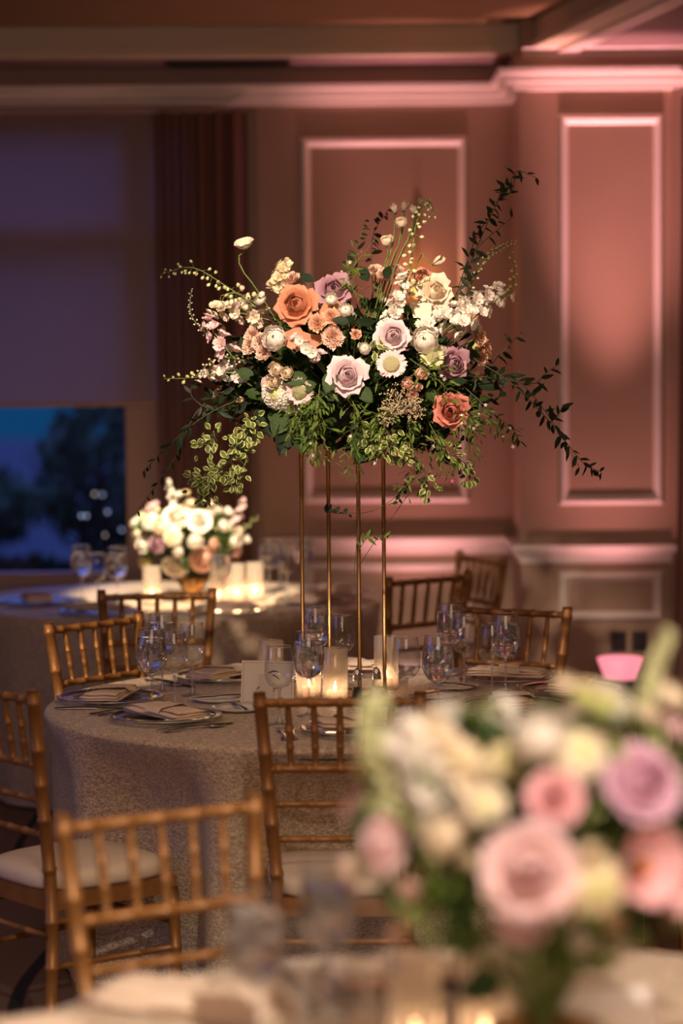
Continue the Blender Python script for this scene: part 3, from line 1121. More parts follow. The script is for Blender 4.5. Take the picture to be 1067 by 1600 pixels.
GGW = 'ice water goblets on the centre table'
for i, (px, py, l) in enumerate([(238, 1112, 'ice water goblet nearest the near curve of the centre table'), (254, 1082, 'ice water goblet behind the grouped glasses by the lit chair'),
                                 (483, 1121, 'ice water goblet glowing in front of the ribbed votives'), (493, 1070, 'ice water goblet standing between the two farther gold poles'),
                                 (685, 1130, 'ice water goblet closest to the blurred flowers, right of the pepper shaker'), (705, 1064, 'tall-looking ice water goblet in front of the far chair'),
                                 (790, 1088, 'ice water goblet behind the wine glass by the pink-lit napkin')]):
    Y = 3778 / (py - HORIZON) * (CAM_Z - ZT)
    q = W(px, py, Y)
    goblet(q.x, q.y, l, GGW, i)
GGV = 'empty wine glasses on the centre table'
for i, (px, py, l) in enumerate([(273, 1105, 'empty wine glass beside the goblet on the near curve'), (301, 1088, 'empty wine glass standing apart before the far napkins'),
                                 (437, 1135, 'empty wine glass in front of the lettered card'), (535, 1073, 'empty wine glass between gold poles behind the votives'),
                                 (635, 1120, 'empty wine glass in front of the votive by the outermost pole'), (725, 1076, 'empty wine glass tucked behind the tall-looking goblet'),
                                 (769, 1094, 'empty wine glass nearest the pink-lit napkin flap')]):
    Y = 3778 / (py - HORIZON) * (CAM_Z - ZT)
    q = W(px, py, Y)
    wine(q.x, q.y, l, GGV)

# votive candles
VC = MB()
pr = [(.031, .004), (.035, .001), (.036, .006), (.036, .158), (.035, .160), (.0325, .160), (.0325, .008), (.001, .006)]
VC.lathe(pr, 72, 0, None, 1, .022)
VCM = VC.mesh('ribbed_glass', [M_votive])
VW = MB().lathe([(.001, .009), (.019, .009), (.019, .034), (.016, .035), (.001, .033)], 20).mesh('candle', [M_wax])
VF = MB().lathe([(.0008, .034), (.0042, .041), (.0048, .046), (.003, .054), (.0004, .064)], 10).mesh('flame', [M_flame])


def votive(x, y, label, group, power=1.0, z=ZT):
    t = thing('votive_candle', at(x, y, z), label, 'candle', group)
    part('ribbed_glass', VCM, t)
    part('candle', VW, t)
    part('flame', VF, t)
    light('candle_light', 'POINT', (x, y, z + .052), 0.42 * power, (1.0, 0.62, 0.36), size=.012)


GV_ = 'ribbed votives on the centre table'
for px, yy, l in [(423, 7.13, 'ribbed glass votive holder standing behind the lettered card'), (482, 7.02, 'ribbed glass votive mostly hidden behind the glowing goblet'),
                  (523, 6.93, 'brightest ribbed glass votive in the middle between the poles'), (603, 7.22, 'ribbed glass votive by the outermost gold pole')]:
    q = W(px, 1000, yy)
    votive(q.x, yy, l, GV_, .8)

# salt and pepper
def shaker(x, y, label, fill, group):
    t = thing('shaker', at(x, y, ZT), label, 'shaker', group)
    part('glass_body', MB().lathe([(.001, .001), (.017, .001), (.0175, .006), (.012, .066), (.0115, .068)], 8).mesh('glass_body', [M_glass], False), t)
    part('contents', MB().lathe([(.001, .003), (.0155, .003), (.0125, .045), (.001, .045)], 8).mesh('contents', [fill], False), t)
    part('chrome_cap', MB().lathe([(.0135, .066), (.0138, .072), (.0125, .078), (.0135, .080), (.012, .088), (.008, .096), (.003, .101), (.001, .102)], 16).mesh('chrome_cap', [M_silver]), t)
q1, q2 = W(558, 1090, 6.93), W(588, 1090, 6.95)
shaker(q1.x, 6.93, 'glass pepper shaker with chrome cap at the foot of the nearest pole', M_pepper, 'salt and pepper shakers')
shaker(q2.x, 6.95, 'glass salt shaker with chrome cap, white filling', M_salt, 'salt and pepper shakers')

# lettered card
cq = W(417, 1101, 6.92)
cM = at(cq.x, 6.92, ZT, R(-12)) @ Matrix.Rotation(R(-9), 4, 'X')
cd = thing('table_card', cM, 'cream card with thin border and brush-drawn lettering leaning upright', 'card')
part('card', MB().box(-.078, .078, -.001, .001, 0, .125).mesh('card', [M_card], False), cd)
bd = MB()
for a in ((-.072, .072, .006, .0068), (-.072, .072, .1182, .119), (-.072, -.0712, .006, .119), (.0712, .072, .006, .119)):
    bd.box(a[0], a[1], -.0014, -.001, a[2], a[3])
part('border', bd.mesh('border', [mat('border_ink', srgb(150, 128, 105), .6)], False), cd)
part('easel_back', MB().box(-.02, .02, .001, .002, 0, .09, M=Matrix.Rotation(R(18), 4, 'X')).mesh('easel_back', [M_card], False), cd)
lt = MB()
def brush(pts, ws):
    n_ = len(pts)
    rows = []
    for i in range(n_):
        a = Vector(pts[max(i - 1, 0)])
        b = Vector(pts[min(i + 1, n_ - 1)])
        t_ = (b - a).normalized()
        nrm = Vector((-t_.y, t_.x)) * ws[i]
        p = Vector(pts[i])
        rows += [(p.x - nrm.x, -.0016, p.y - nrm.y), (p.x + nrm.x, -.0016, p.y + nrm.y)]
    lt.grid(rows, 2, n_)
brush([(.012, .092), (-.002, .076), (-.016, .058), (-.034, .038)], [.0004, .0016, .0022, .0004])
brush([(-.006, .081), (.006, .092), (.02, .096), (.034, .092)], [.0004, .0016, .0019, .0003])
brush([(.004, .084), (.018, .084), (.03, .077), (.036, .070)], [.0003, .0018, .0016, .0003])
brush([(-.012, .064), (-.002, .052), (.012, .044), (.03, .046)], [.0003, .0012, .0016, .0004])
brush([(-.016, .044), (0, .040), (.014, .038), (.024, .040)], [.0004, .0024, .002, .0004])
part('lettering', lt.mesh('lettering', [M_ink], False), cd)

# ---------------------------------------------------------------- gold stand
SX, SY = .004, 7.12
st = thing('flower_stand', at(SX, SY, ZT), 'tall gold metal stand of four thin poles holding up the flowers', 'stand')
HS = .78
for (dx, dy) in ((.045, -.12), (.121, .043), (-.043, .12), (-.121, -.043)):
    part('pole', MB().tube([(dx, dy, .006), (dx, dy, HS)], .0062, 10).mesh('pole', [M_brass]), st)
rzq = math.atan2(.043, .121)
part('base_frame', MB().lathe([(.120, 0), (.136, 0), (.136, .007), (.120, .007), (.120, 0)], 4, 0, Matrix.Rotation(rzq, 4, 'Z')).mesh('base_frame', [M_brass], False), st)
part('top_plate', MB().lathe([(.001, HS), (.138, HS), (.138, HS + .006), (.001, HS + .006)], 4, 0, Matrix.Rotation(rzq, 4, 'Z')).mesh('top_plate', [M_brass], False), st)

# ---------------------------------------------------------------- flowers
def pm(name, rgb, rgb2=None, trans=.3):
    return mat('petal_' + name, srgb(*rgb), .6, noise=0.0 if rgb2 else .06, nscale=25, trans=trans, col2=srgb(*rgb2) if rgb2 else None, spec=.3)


PC = {
    'white': pm('white', (242, 232, 218)), 'ivory': pm('ivory', (244, 226, 198)), 'cream': pm('cream', (238, 218, 178)),
    'peach': pm('peach', (236, 180, 146), (242, 198, 168)), 'blush': pm('blush', (244, 202, 176), (246, 214, 194)),
    'apricot': pm('apricot', (198, 128, 96), (210, 148, 114)), 'coral': pm('coral', (200, 116, 100), (214, 138, 122)),
    'lilac': pm('lilac', (222, 196, 200), (228, 204, 204)), 'mauve': pm('mauve', (164, 122, 136), (184, 142, 150)),
    'dusty': pm('dusty', (214, 150, 124), (220, 164, 140)), 'pink': pm('pink', (230, 168, 172), (236, 184, 182)),
    'palepink': pm('palepink', (240, 208, 204), (236, 196, 194)), 'orchid': pm('orchid', (212, 160, 182), (220, 176, 192)),
    'bud': pm('bud', (206, 208, 150), (228, 222, 180)), 'lime': pm('lime', (222, 216, 150), (200, 200, 112)), 'orange': pm('orange', (236, 130, 40)),
    'scab': pm('scab', (224, 214, 176), (198, 196, 140)),
    'magenta': pm('magenta', (210, 80, 130)),
}


def petal(mb, th, r0, Rr, H, w, flare=0.0, curl=0.0, nu=7, nv=6, ruf=0.0, rfq=5, mi=0, rnd=random, tip=.25, z0=0.0, tilt=0.0, point=0.0):
    pts = []
    ph = rnd.uniform(0, 6.28)
    for j in range(nv):
        v = j / (nv - 1)
        rho0 = r0 + (Rr - r0) * math.sin(PI / 2 * min(1, v * 1.05)) ** .75
        z_0 = z0 + H * v ** 1.15
        t = max(0, (v - .62) / .38)
        rho0 += flare * t * t
        z_0 -= curl * t * t
        hw = w * (.55 + .45 * math.sin(PI * min(1, .12 + v * .75)))
        for i in range(nu):
            u = -1 + 2 * i / (nu - 1)
            an = th + u * hw
            z = z_0 - abs(u) ** 2.5 * tip * H * v + ruf * v * v * math.sin(u * rfq + ph) * .6
            rho = rho0 * (1 - .08 * u * u * (1 if flare < .1 else -1)) + point * max(0, 1 - abs(u) * 1.3) ** 1.5 * t + ruf * v * v * math.cos(u * rfq * 1.3 + ph) + tilt * u * v
            pts.append((rho * math.cos(an), rho * math.sin(an), z))
    mb.grid(pts, nu, nv, mi)


def ball_petal(mb, th, R_, top, w, nu=6, nv=6, ruf=.01, rnd=random, flat=.85, z0=0.0, mi=0, lip=0.0):
    """petal hugging a sphere of radius R_ from its foot up to the angle `top` from the pole; lip bends the rim out"""
    pts = []
    ph = rnd.uniform(0, 6.28)
    for j in range(nv):
        v = j / (nv - 1)
        a = PI * .86 + (top - PI * .86) * v
        hw = w * (.5 + .5 * math.sin(PI * min(1, .1 + v * .72)))
        l_ = lip * max(0, (v - .7) / .3) ** 2
        for i in range(nu):
            u = -1 + 2 * i / (nu - 1)
            aa = a + (top * .10 + .14) * abs(u) ** 2.4 * v
            rho = R_ * math.sin(aa) + l_ + ruf * v * math.sin(u * 5 + ph)
            an = th + u * hw / max(.35, math.sin(max(.3, a)))
            z = R_ * flat * math.cos(aa) + z0 + ruf * v * math.cos(u * 4 + ph)
            pts.append((rho * math.cos(an), rho * math.sin(an), z))
    mb.grid(pts, nu, nv, mi)


def shift(mb, dz, start=0):
    for i in range(start, len(mb.v)):
        x, y, z = mb.v[i]
        mb.v[i] = (x, y, z + dz)


FM = {}
GA = 2.39996


def flower_mesh(kind, col, var=0):
    key = (kind, col, var)
    if key in FM:
        return FM[key]
    rnd = random.Random(hash((len(kind), sum(map(ord, kind + col)), var)) & 0xffff)
    mb = MB()
    pc = PC[col]
    mats = [pc, M_stem, PC['orange' if col == 'pink' else 'scab' if kind == 'scabiosa' else 'lime']]
    if kind in ('rose', 'rosefull'):
        for i in range(4):          # tight spiral heart
            petal(mb, i * GA, .02, .07 + .035 * i, .80, 1.9, .0, .0, nu=8, ruf=.006, rnd=rnd, tip=.02, z0=.02)
        n_ = 12 if kind == 'rose' else 10
        for i in range(n_):
            t = i / (n_ - 1)
            ball_petal(mb, .8 + i * GA, .24 + .37 * t, .40 + .36 * t, .80 - .14 * t, 8, 7, .014, rnd, 1.0, .44 - .09 * t, 0, .03 + .08 * t)
        if kind == 'rosefull':
            for i in range(5):
                petal(mb, i * 2 * PI / 5 + .3, .10, .70, .62, .78, .12, .10, nu=7, nv=6, ruf=.02, rnd=rnd, tip=.14)
            for i in range(5):
                petal(mb, i * 2 * PI / 5 + .9, .10, .86, .50, .70, .14, .14, nu=7, nv=6, ruf=.025, rnd=rnd, tip=.2)
        shift(mb, -.62)
    elif kind == 'ranunculus':
        n_ = 38
        for i in range(n_):
            t = i / (n_ - 1)
            ball_petal(mb, i * GA, .36 + .56 * t, .08 + 1.25 * t ** 1.05, .42 + .06 * rnd.random(), 6, 6, .022, rnd, .76, .40, 0, .035 + .02 * rnd.random())
        mb.ball((0, 0, .42 + .20), .05, 6, 4, 2)
        shift(mb, -.6)
    elif kind == 'carnation':
        n_ = 34
        for i in range(n_):
            t = i / n_
            petal(mb, i * GA, .03, .12 + .80 * t, .84 - .50 * t * t, .62, .10, .03, nu=10, nv=5, ruf=.085 + .03 * rnd.random(), rfq=9 + 5 * rnd.random(), rnd=rnd, tip=.03, tilt=rnd.uniform(-.2, .2))
        shift(mb, -.55)
    elif kind == 'sprayrose':
        for i in range(17):
            t = i / 16
            ball_petal(mb, i * GA, .22 + .58 * t, .25 + .75 * t, .85 - .25 * t, 6, 5, .02, rnd, .85, .40 - .1 * t, 0, .05 + .1 * t)
        shift(mb, -.55)
    elif kind == 'poppy':       # open cup
        for i in range(7):
            petal(mb, i * PI * 2 / 7 * 2, .04, .78 + .05 * (i % 2), .85, .62, .16, .04, nu=8, nv=7, ruf=.03, rfq=6, rnd=rnd, tip=.08)
        mb.ball((0, 0, .25), .16, 8, 6, 2)
        shift(mb, -.4)
    elif kind == 'anemone':
        for i in range(9):
            petal(mb, i * PI * 2 / 9 * 2, .04, .92, .35, .5, .06, .06, nu=6, nv=5, ruf=.03, rnd=rnd, tip=.08)
        mb.ball((0, 0, .16), .2, 10, 6, 2)
        shift(mb, -.3)
    elif kind == 'scabiosa':
        for i in range(44):
            petal(mb, i * GA, .35, .74 + .24 * (i % 5) / 4, .10 + .26 * (i % 4) / 3, .20, .1, .08, nu=6, nv=4, ruf=.05, rfq=9, rnd=rnd, tip=.05)
        for i in range(110):
            t = math.sqrt((i + .5) / 110)
            a = i * GA
            mb.ball((.60 * t * math.cos(a), .60 * t * math.sin(a), .24 + .30 * math.sqrt(1 - t * t * .9)), .045, 5, 3, 2)
        mb.lathe([(.60, .05), (.60, .2), (.5, .35), (.001, .46)], 14, 2)
        shift(mb, -.3)
    elif kind == 'hydrangea':   # dome of tiny frilly florets
        for i in range(85):
            t = math.sqrt((i + .5) / 85)
            a = i * GA
            c = Vector((.95 * t * math.cos(a), .95 * t * math.sin(a), .55 * math.sqrt(max(0, 1 - t * t)) - .1 + rnd.uniform(-.06, .06)))
            M = frame(c, (c.x * .8, c.y * .8, .6 + c.z), rnd.uniform(0, 6))
            for k_ in range(4):
                leafquad(mb, M @ Matrix.Rotation(k_ * PI / 2, 4, 'Z') @ Matrix.Rotation(.35, 4, 'X'), rnd.uniform(.13, .19), .15)
        mb.ball((0, 0, -.15), .72, 10, 6, 2)
    elif kind == 'floret':      # ruffled two-lipped snapdragon / stock floret
        for i in range(5):
            petal(mb, i * PI * 2 / 5, .12, .75, .8, .66, .32, .12, nu=6, nv=5, ruf=.09, rfq=6, rnd=rnd, tip=.1)
        for i in range(3):
            petal(mb, 1 + i * PI * 2 / 3, .05, .35, .7, .7, .1, .05, nu=5, nv=4, ruf=.08, rfq=6, rnd=rnd, tip=.1)
        shift(mb, -.6)
    elif kind == 'bud':
        for i in range(3):
            petal(mb, i * PI * 2 / 3, .15, .62, 1.5, 1.15, -.38, 0, nu=6, nv=7, rnd=rnd, tip=.02)
        mb.lathe([(.12, -.1), (.35, .1), (.42, .35)], 8, 1)
        shift(mb, -.6)
    elif kind == 'tulip':
        for i in range(6):
            petal(mb, i * PI * 2 / 6 * 2 + .3 * (i > 2), .1, .62, 1.55, .8, -.12, 0, nu=7, nv=7, ruf=.02, rnd=rnd, tip=.12)
        shift(mb, -.8)
    elif kind == 'star':        # jasmine star
        for k_ in range(5):
            leafquad(mb, Matrix.Rotation(k_ * 2 * PI / 5, 4, 'Z') @ Matrix.Rotation(.2, 4, 'X'), 1.0, .42)
        mb.tube([(0, 0, 0), (0, 0, -1.2)], .09, 5)
    if kind in ('rose', 'rosefull', 'ranunculus', 'carnation', 'sprayrose', 'poppy', 'anemone', 'scabiosa', 'tulip'):
        zb = {'rose': -.62, 'rosefull': -.62, 'poppy': -.4, 'scabiosa': -.3, 'anemone': -.3, 'tulip': -.8}.get(kind, -.55)
        mb.lathe([(.04, zb - .25), (.16, zb - .1), (.2, zb + .02), (.3, zb + .14)], 8, 1)
    me = mb.mesh(kind, mats)
    FM[key] = me
    return me


def petal_mesh(col, ring, var):
    key = ('petal', col, ring, var)
    if key not in FM:
        rnd = random.Random(var * 7 + ring)
        mb = MB()
        if ring == 0:
            petal(mb, 0, .12, .66, .66, .80, .10, .07, nu=9, nv=8, ruf=.016, rnd=rnd, tip=.15, point=.10)
        else:
            petal(mb, 0, .12, .84, .50, .74, .16, .16, nu=9, nv=8, ruf=.024, rnd=rnd, tip=.26, point=.20)
        shift(mb, -.62)
        FM[key] = mb.mesh('petal', [PC[col]])
    return FM[key]


def leaf_mesh(kind, var=0):
    key = ('leaf', kind, var)
    if key in FM:
        return FM[key]
    mb = MB()
    leaf(mb, Matrix.Identity(4), kind, var)
    me = mb.mesh('leaf', LEAFM[kind])
    FM[key] = me
    return me


LEAFM = {'ruscus': [M_leafr, M_stemd], 'rose': [M_leaf, M_stem], 'dark': [M_leafd, M_stem], 'jasmine': [M_leafl, M_stem], 'variegated': [M_leafl, M_cream], 'broad': [M_leaf, M_stem]}
LEAFS = {'ruscus': (.34, .9), 'rose': (.62, .75), 'dark': (.55, .85), 'jasmine': (.26, .8), 'variegated': (.72, .85), 'broad': (.68, .9)}


def leaf(mb, M, kind, var=0, n=6, mi=0, cream=1):
    """unit-length leaf along +y, face up +z"""
    w, pk = LEAFS[kind]
    sh_ = (.5, .42, .58)[var % 3]
    rows = []
    cols = (-1, -.62, 0, .62, 1) if kind == 'variegated' else (-1, 0, 1)
    for j in range(n + 1):
        t = j / n
        hw = w / 2 * math.sin(PI * t ** (.75 + .1 * var)) ** .85 if 0 < t < 1 else .004
        for u in cols:
            z = .10 * abs(u) * w - (.25 + .12 * (var % 3)) * t * t * .6 + .015 * math.sin(t * 9 + u * 2 + var)
            rows.append(M @ Vector((u * hw + (.05 * (var % 3 - 1)) * t * t, t, z)))
    if kind == 'variegated':
        mb.grid(rows, 5, n + 1, 0, mifun=lambda i, j: cream if i in (0, 3) else mi)
    else:
        mb.grid(rows, 3, n + 1, mi)


class Arr:
    """a flower arrangement: one thing with its flowers, sprays and leaves as parts"""

    def __init__(s, name, loc, label, group=None):
        s.t = thing(name, Matrix.Translation(loc), label, 'flowers', group)
        s.c = Vector(loc)

    def flower(s, kind, col, pos, d, r, spin=0, name=None, to=None, label=None, stemlen=True):
        M = frame(pos, d, spin, r)
        nm = name or {'rosefull': 'rose', 'sprayrose': 'spray_rose', 'bud': 'flower_bud', 'floret': 'stock_flower', 'tulip': 'tulip'}.get(kind, kind)
        if kind == 'bigrose':
            o = part('rose', flower_mesh('rose', col, int(spin * 10) % 2), s.t, M)
            for i in range(5):
                part('petal', petal_mesh(col, 0, i % 3), o, M @ Matrix.Rotation(i * 2 * PI / 5 + .3, 4, 'Z'))
            for i in range(6):
                part('petal', petal_mesh(col, 1, i % 3), o, M @ Matrix.Rotation(i * 2 * PI / 6 + .6 + .25 * math.sin(i * 2.3), 4, 'Z') @ Matrix.Rotation(.12 * math.sin(i * 1.7), 4, 'Y') @ Matrix.Scale(1 + .09 * math.sin(i * 2.9), 4))
        else:
            o = part(nm, flower_mesh(kind, col, int(spin * 10) % 2), s.t, M)
        if label:
            o['label'] = label
        if to is not None:
            d = Vector(d).normalized()
            p0 = Vector(pos) - d * r * .75
            p1 = p0 - d * max(.02, r)
            s.stems.append(([p0, p1, p1.lerp(Vector(to), .5) - d * .01, Vector(to)], .0022))
        return o

    stems = []


def curve_pts(ctrl, n):
    """Catmull-Rom through control points"""
    c = [Vector(p) for p in ctrl]
    c = [c[0] * 2 - c[1]] + c + [c[-1] * 2 - c[-2]]
    segs = len(c) - 3
    out = []
    for i in range(n + 1):
        f = i / n * segs
        k_ = min(int(f), segs - 1)
        t = f - k_
        p0, p1, p2, p3 = c[k_:k_ + 4]
        out.append(.5 * ((2 * p1) + (p2 - p0) * t + (2 * p0 - 5 * p1 + 4 * p2 - p3) * t * t + (3 * p1 - p0 - 3 * p2 + p3) * t ** 3))
    return out


def branch(parent, ctrl, kind, nleaf, L, name, rnd, rad=.0018, spread=.9, as_objects=True, star=0, stem_mat=None, taper=.5, mess=0.0):
    """leafy branch: stem mesh with leaf pieces under it"""
    pts = curve_pts(ctrl, max(10, nleaf))
    mb = MB()
    mb.tube(pts, [rad * (1 - .6 * i / len(pts)) for i in range(len(pts))], 5, 0)
    M0 = Matrix.Translation(pts[0])
    lv = []
    for i in range(nleaf):
        t = .12 + .88 * i / max(1, nleaf - 1)
        k_ = min(int(t * (len(pts) - 1)), len(pts) - 2)
        p = pts[k_].lerp(pts[k_ + 1], t * (len(pts) - 1) - k_)
        d = (pts[k_ + 1] - pts[k_]).normalized()
        side = d.cross(Vector((rnd.gauss(0, .6), -1, rnd.gauss(0, .6)))).normalized() * (1 if rnd.random() < .5 else -1)
        if mess:
            off = Vector((rnd.gauss(0, 1), rnd.gauss(0, 1), rnd.gauss(0, 1))) * mess
            mb.tube([p, p + off], rad * .4, 3, 0, False)
            p = p + off
            side = (off.normalized() + side * .5).normalized()
        ld = (d * rnd.uniform(.1, 1.0) + side * spread * rnd.uniform(.4, 1.3) + Vector((0, rnd.gauss(0, .25), -.15 + rnd.gauss(0, .25)))).normalized()
        up = Vector((rnd.gauss(0, .45), -1 + rnd.gauss(0, .3), .7 + rnd.gauss(0, .5)))
        x = ld.cross(up).normalized()
        z = x.cross(ld).normalized()
        M = Matrix((x, ld, z)).transposed().to_4x4()
        s_ = L * rnd.uniform(.7, 1.15) * (1 - (1 - taper) * max(0, t - .5) * 1.2)
        lv.append(Matrix.Translation(p) @ M @ Matrix.Scale(s_, 4))
    if not as_objects:
        inner = MB()
        for i, M in enumerate(lv):
            leaf(mb, M, kind, i % 3, n=4, mi=1, cream=2)
    mats = [stem_mat or M_stemd] + (LEAFM[kind] if not as_objects else [])
    o = part(name, local_mesh_from_world(mb, M0).mesh(name, mats), parent, M0)
    if as_objects:
        for i, M in enumerate(lv):
            part('leaf', leaf_mesh(kind, i % 3), o, M)
    if star:
        for i in range(star):
            p = pts[int(rnd.uniform(.3, 1) * (len(pts) - 1))] + Vector((rnd.gauss(0, .012), rnd.gauss(-.01, .01), rnd.gauss(0, .012)))
            part('blossom', flower_mesh('star', 'white' if rnd.random() < .8 else 'magenta'), o, frame(p, (rnd.gauss(0, .4), -1, rnd.gauss(0.2, .4)), rnd.uniform(0, 6), rnd.uniform(.005, .008)))
    return o


def spike(parent, ctrl, col, n, r0, r1, name, rnd, tipbuds=0, kind='floret', piece='floret', rows=2, rad=.0022, hang=False):
    """flower spike: florets along a stem"""
    pts = curve_pts(ctrl, 16)
    M0 = Matrix.Translation(pts[0])
    mb = MB().tube(pts, [rad * (1 - .5 * i / len(pts)) for i in range(len(pts))], 5)
    fl = []
    for i in range(n):
        t = .1 + .9 * i / (n - 1)
        f = t * 16
        k_ = min(int(f), 15)
        p = pts[k_].lerp(pts[k_ + 1], f - k_)
        d = (pts[k_ + 1] - pts[k_]).normalized()
        r_ = r0 + (r1 - r0) * t
        a = d.cross(Vector((0, -1, 0.15))).normalized()
        b = a.cross(d).normalized()
        an = i * 2.2 + rnd.uniform(-.3, .3)
        sd = (a * math.cos(an) + b * abs(math.sin(an)) * (-1 if b.y > 0 else 1)).normalized()
        if hang:
            sd = (sd * rnd.uniform(.2, 1.3) + Vector((rnd.uniform(-.4, .4), 0, -.8 + rnd.uniform(-.2, .7)))).normalized()
        q = p + sd * r_ * (1.2 if kind != 'bud' else rnd.uniform(1.3, 2.6 if hang else 1.6))
        kk, cc = (kind, col)
        if i >= n - tipbuds:
            kk, cc = 'bud', 'lime'
        mb.tube([p, p.lerp(q, .6)], .0009, 4)
        fl.append((kk, cc, frame(q, (sd * 1.0 + d * .5), rnd.uniform(0, 6), r_)))
    o = part(name, local_mesh_from_world(mb, M0).mesh(name, [M_stem]), parent, M0)
    for kk, cc, M in fl:
        part('bud' if kk == 'bud' else piece, flower_mesh(kk, cc, rnd.randint(0, 1)), o, M)
    return o


def foliage(parent, c, rad, n, L, kinds, rnd, shell=(.55, 1.0), name='foliage', zmin=-1.0, n_seg=4):
    """filler greenery nobody could count, one mesh"""
    mb = MB()
    mats = []
    for kd, _ in kinds:
        for m in LEAFM[kd]:
            mats.append(m)
    for i in range(n):
        while True:
            v = Vector((rnd.gauss(0, 1), rnd.gauss(0, 1), rnd.gauss(0, 1))).normalized()
            if v.z > zmin:
                break
        q = rnd.uniform(*shell)
        p = Vector(c) + Vector((v.x * rad[0], v.y * rad[1], v.z * rad[2])) * q
        d = (v + Vector((rnd.gauss(0, .6), rnd.gauss(0, .6), rnd.gauss(0, .6) - .1))).normalized()
        M = frame(p, d, rnd.uniform(0, 6)) @ Matrix.Rotation(-PI / 2 + rnd.uniform(-.5, .5), 4, 'X')
        x = rnd.random()
        acc = 0
        for ki, (kd, w_) in enumerate(kinds):
            acc += w_
            if x <= acc or ki == len(kinds) - 1:
                leaf(mb, M @ Matrix.Scale(L * rnd.uniform(.6, 1.3) * {'jasmine': .6, 'variegated': .7, 'ruscus': .9}.get(kd, 1), 4), kd, i % 3, n=n_seg, mi=ki * 2, cream=ki * 2 + 1)
                break
    M0 = Matrix.Translation(c)
    o = part(name, local_mesh_from_world(mb, M0).mesh(name, mats), parent, M0)
    o['kind'] = 'stuff'
    return o


def finish_stems(arr):
    mb = MB()
    for pts, r_ in arr.stems:
        mb.tube(curve_pts(pts, 6), r_, 5)
    o = part('stems', local_mesh_from_world(mb, WM[arr.t]).mesh('stems', [M_stem]), arr.t)
    o['kind'] = 'stuff'


# ---- tall centrepiece -------------------------------------------------
rnd = random.Random(11)
AC = Vector((.035, 7.12, 0))
AC.z = W(560, 560, 7.12).z          # its middle
AR = (.40, .34, .27)
zt_ = ZT + HS + .006
big = Arr('tall_centrepiece', (SX, SY, zt_), 'large airy arrangement of roses, snapdragons and trailing greens atop the gold stand', None)
big.stems = []
part('floral_bowl', MB().lathe([(.001, 0), (.09, 0), (.125, .02), (.13, .07), (.12, .075), (.001, .075)], 24).mesh('floral_bowl', [M_black]), big.t)
HUB = Vector((SX + .02, SY, zt_ + .06))


def surf(px, py, k=1.0):
    """front-surface depth of the arrangement's ellipsoid there"""
    q = W(px, py, AC.y)
    nx, nz = (q.x - AC.x) / AR[0], (q.z - AC.z) / AR[2]
    s_ = nx * nx + nz * nz
    dep = AR[1] * math.sqrt(max(0.0, 1 - min(s_, 1))) * k
    return AC.y - dep


def facing(p, c=None, cam_w=.75, up=.15):
    d = (Vector(p) - (c or AC))
    d = Vector((d.x / AR[0], d.y / AR[1], d.z / AR[2]))
    if d.length > 1:
        d.normalize()
    return (d + Vector((0, -cam_w, up))).normalized()


def put(arr, kind, col, px, py, rpx, k=1.0, d=None, label=None, to=HUB):
    Y = surf(px, py, k) if k < 3 else k
    p = W(px, py, Y)
    return arr.flower(kind, col, p, d or facing(p), rpx * Y / FPX, rnd.uniform(0, 6), to=to, label=label)


put(big, 'bigrose', 'apricot', 461, 474, 31, 1.05, (-.2, -1, .25), 'large apricot rose')
put(big, 'bigrose', 'mauve', 521, 449, 27, .8, (0.0, -.9, .45), 'dusky mauve rose')
put(big, 'bigrose', 'lilac', 614, 524, 25, 1.08, (-.05, -1, .15), 'pale lilac rose, tightly spiralled')
put(big, 'bigrose', 'lilac', 543, 585, 30, 1.12, (.1, -1, .2), 'pale lilac rose, largest')
put(big, 'bigrose', 'mauve', 711, 567, 25, 1.05, (.35, -1, .05), 'mauve rose')
put(big, 'bigrose', 'ivory', 681, 452, 26, 1.0, (.1, -.9, .35), 'ivory rose')
put(big, 'bigrose', 'dusty', 658, 430, 22, .55, (-.1, -.7, .7), 'dusty peach rose')
put(big, 'bigrose', 'coral', 704, 642, 27, 6.80, (-.15, -1, .0), 'coral rose')
put(big, 'ranunculus', 'white', 427, 527, 23, 1.12, None, 'white ranunculus')
put(big, 'ranunculus', 'white', 663, 530, 25, 1.12, (-.2, -1, .2))
for (px, py, r_, c_) in ((520, 525, 19, 'blush'), (517, 493, 14, 'peach'), (495, 503, 15, 'peach'), (589, 421, 15, 'blush'), (600, 428, 13, 'blush'), (620, 419, 13, 'blush'),
                         (437, 430, 16, 'cream'), (452, 434, 17, 'blush'), (428, 440, 15, 'cream'), (443, 415, 14, 'cream'),
                         (393, 524, 15, 'blush'), (405, 534, 15, 'blush'), (388, 540, 14, 'blush'), (752, 527, 15, 'peach'), (760, 546, 15, 'peach'), (745, 512, 12, 'ivory'), (754, 560, 12, 'peach'),
                         (556, 522, 9, 'peach'), (410, 551, 13, 'blush')):
    put(big, 'carnation', c_, px, py, r_, 1.05 if r_ < 15 or px < 500 else .95)
for (px, py, r_, c_) in ((659, 583, 13, 'blush'), (637, 599, 13, 'blush'), (655, 604, 8, 'blush'), (645, 616, 13, 'blush'), (347, 597, 12, 'blush'), (340, 617, 12, 'peach'),
                         (430, 577, 14, 'ivory'), (447, 583, 13, 'ivory'), (425, 595, 15, 'ivory'), (374, 626, 8, 'blush')):
    put(big, 'sprayrose', c_, px, py, r_ * 1.08, 1.17 if 380 < px else 1.1)
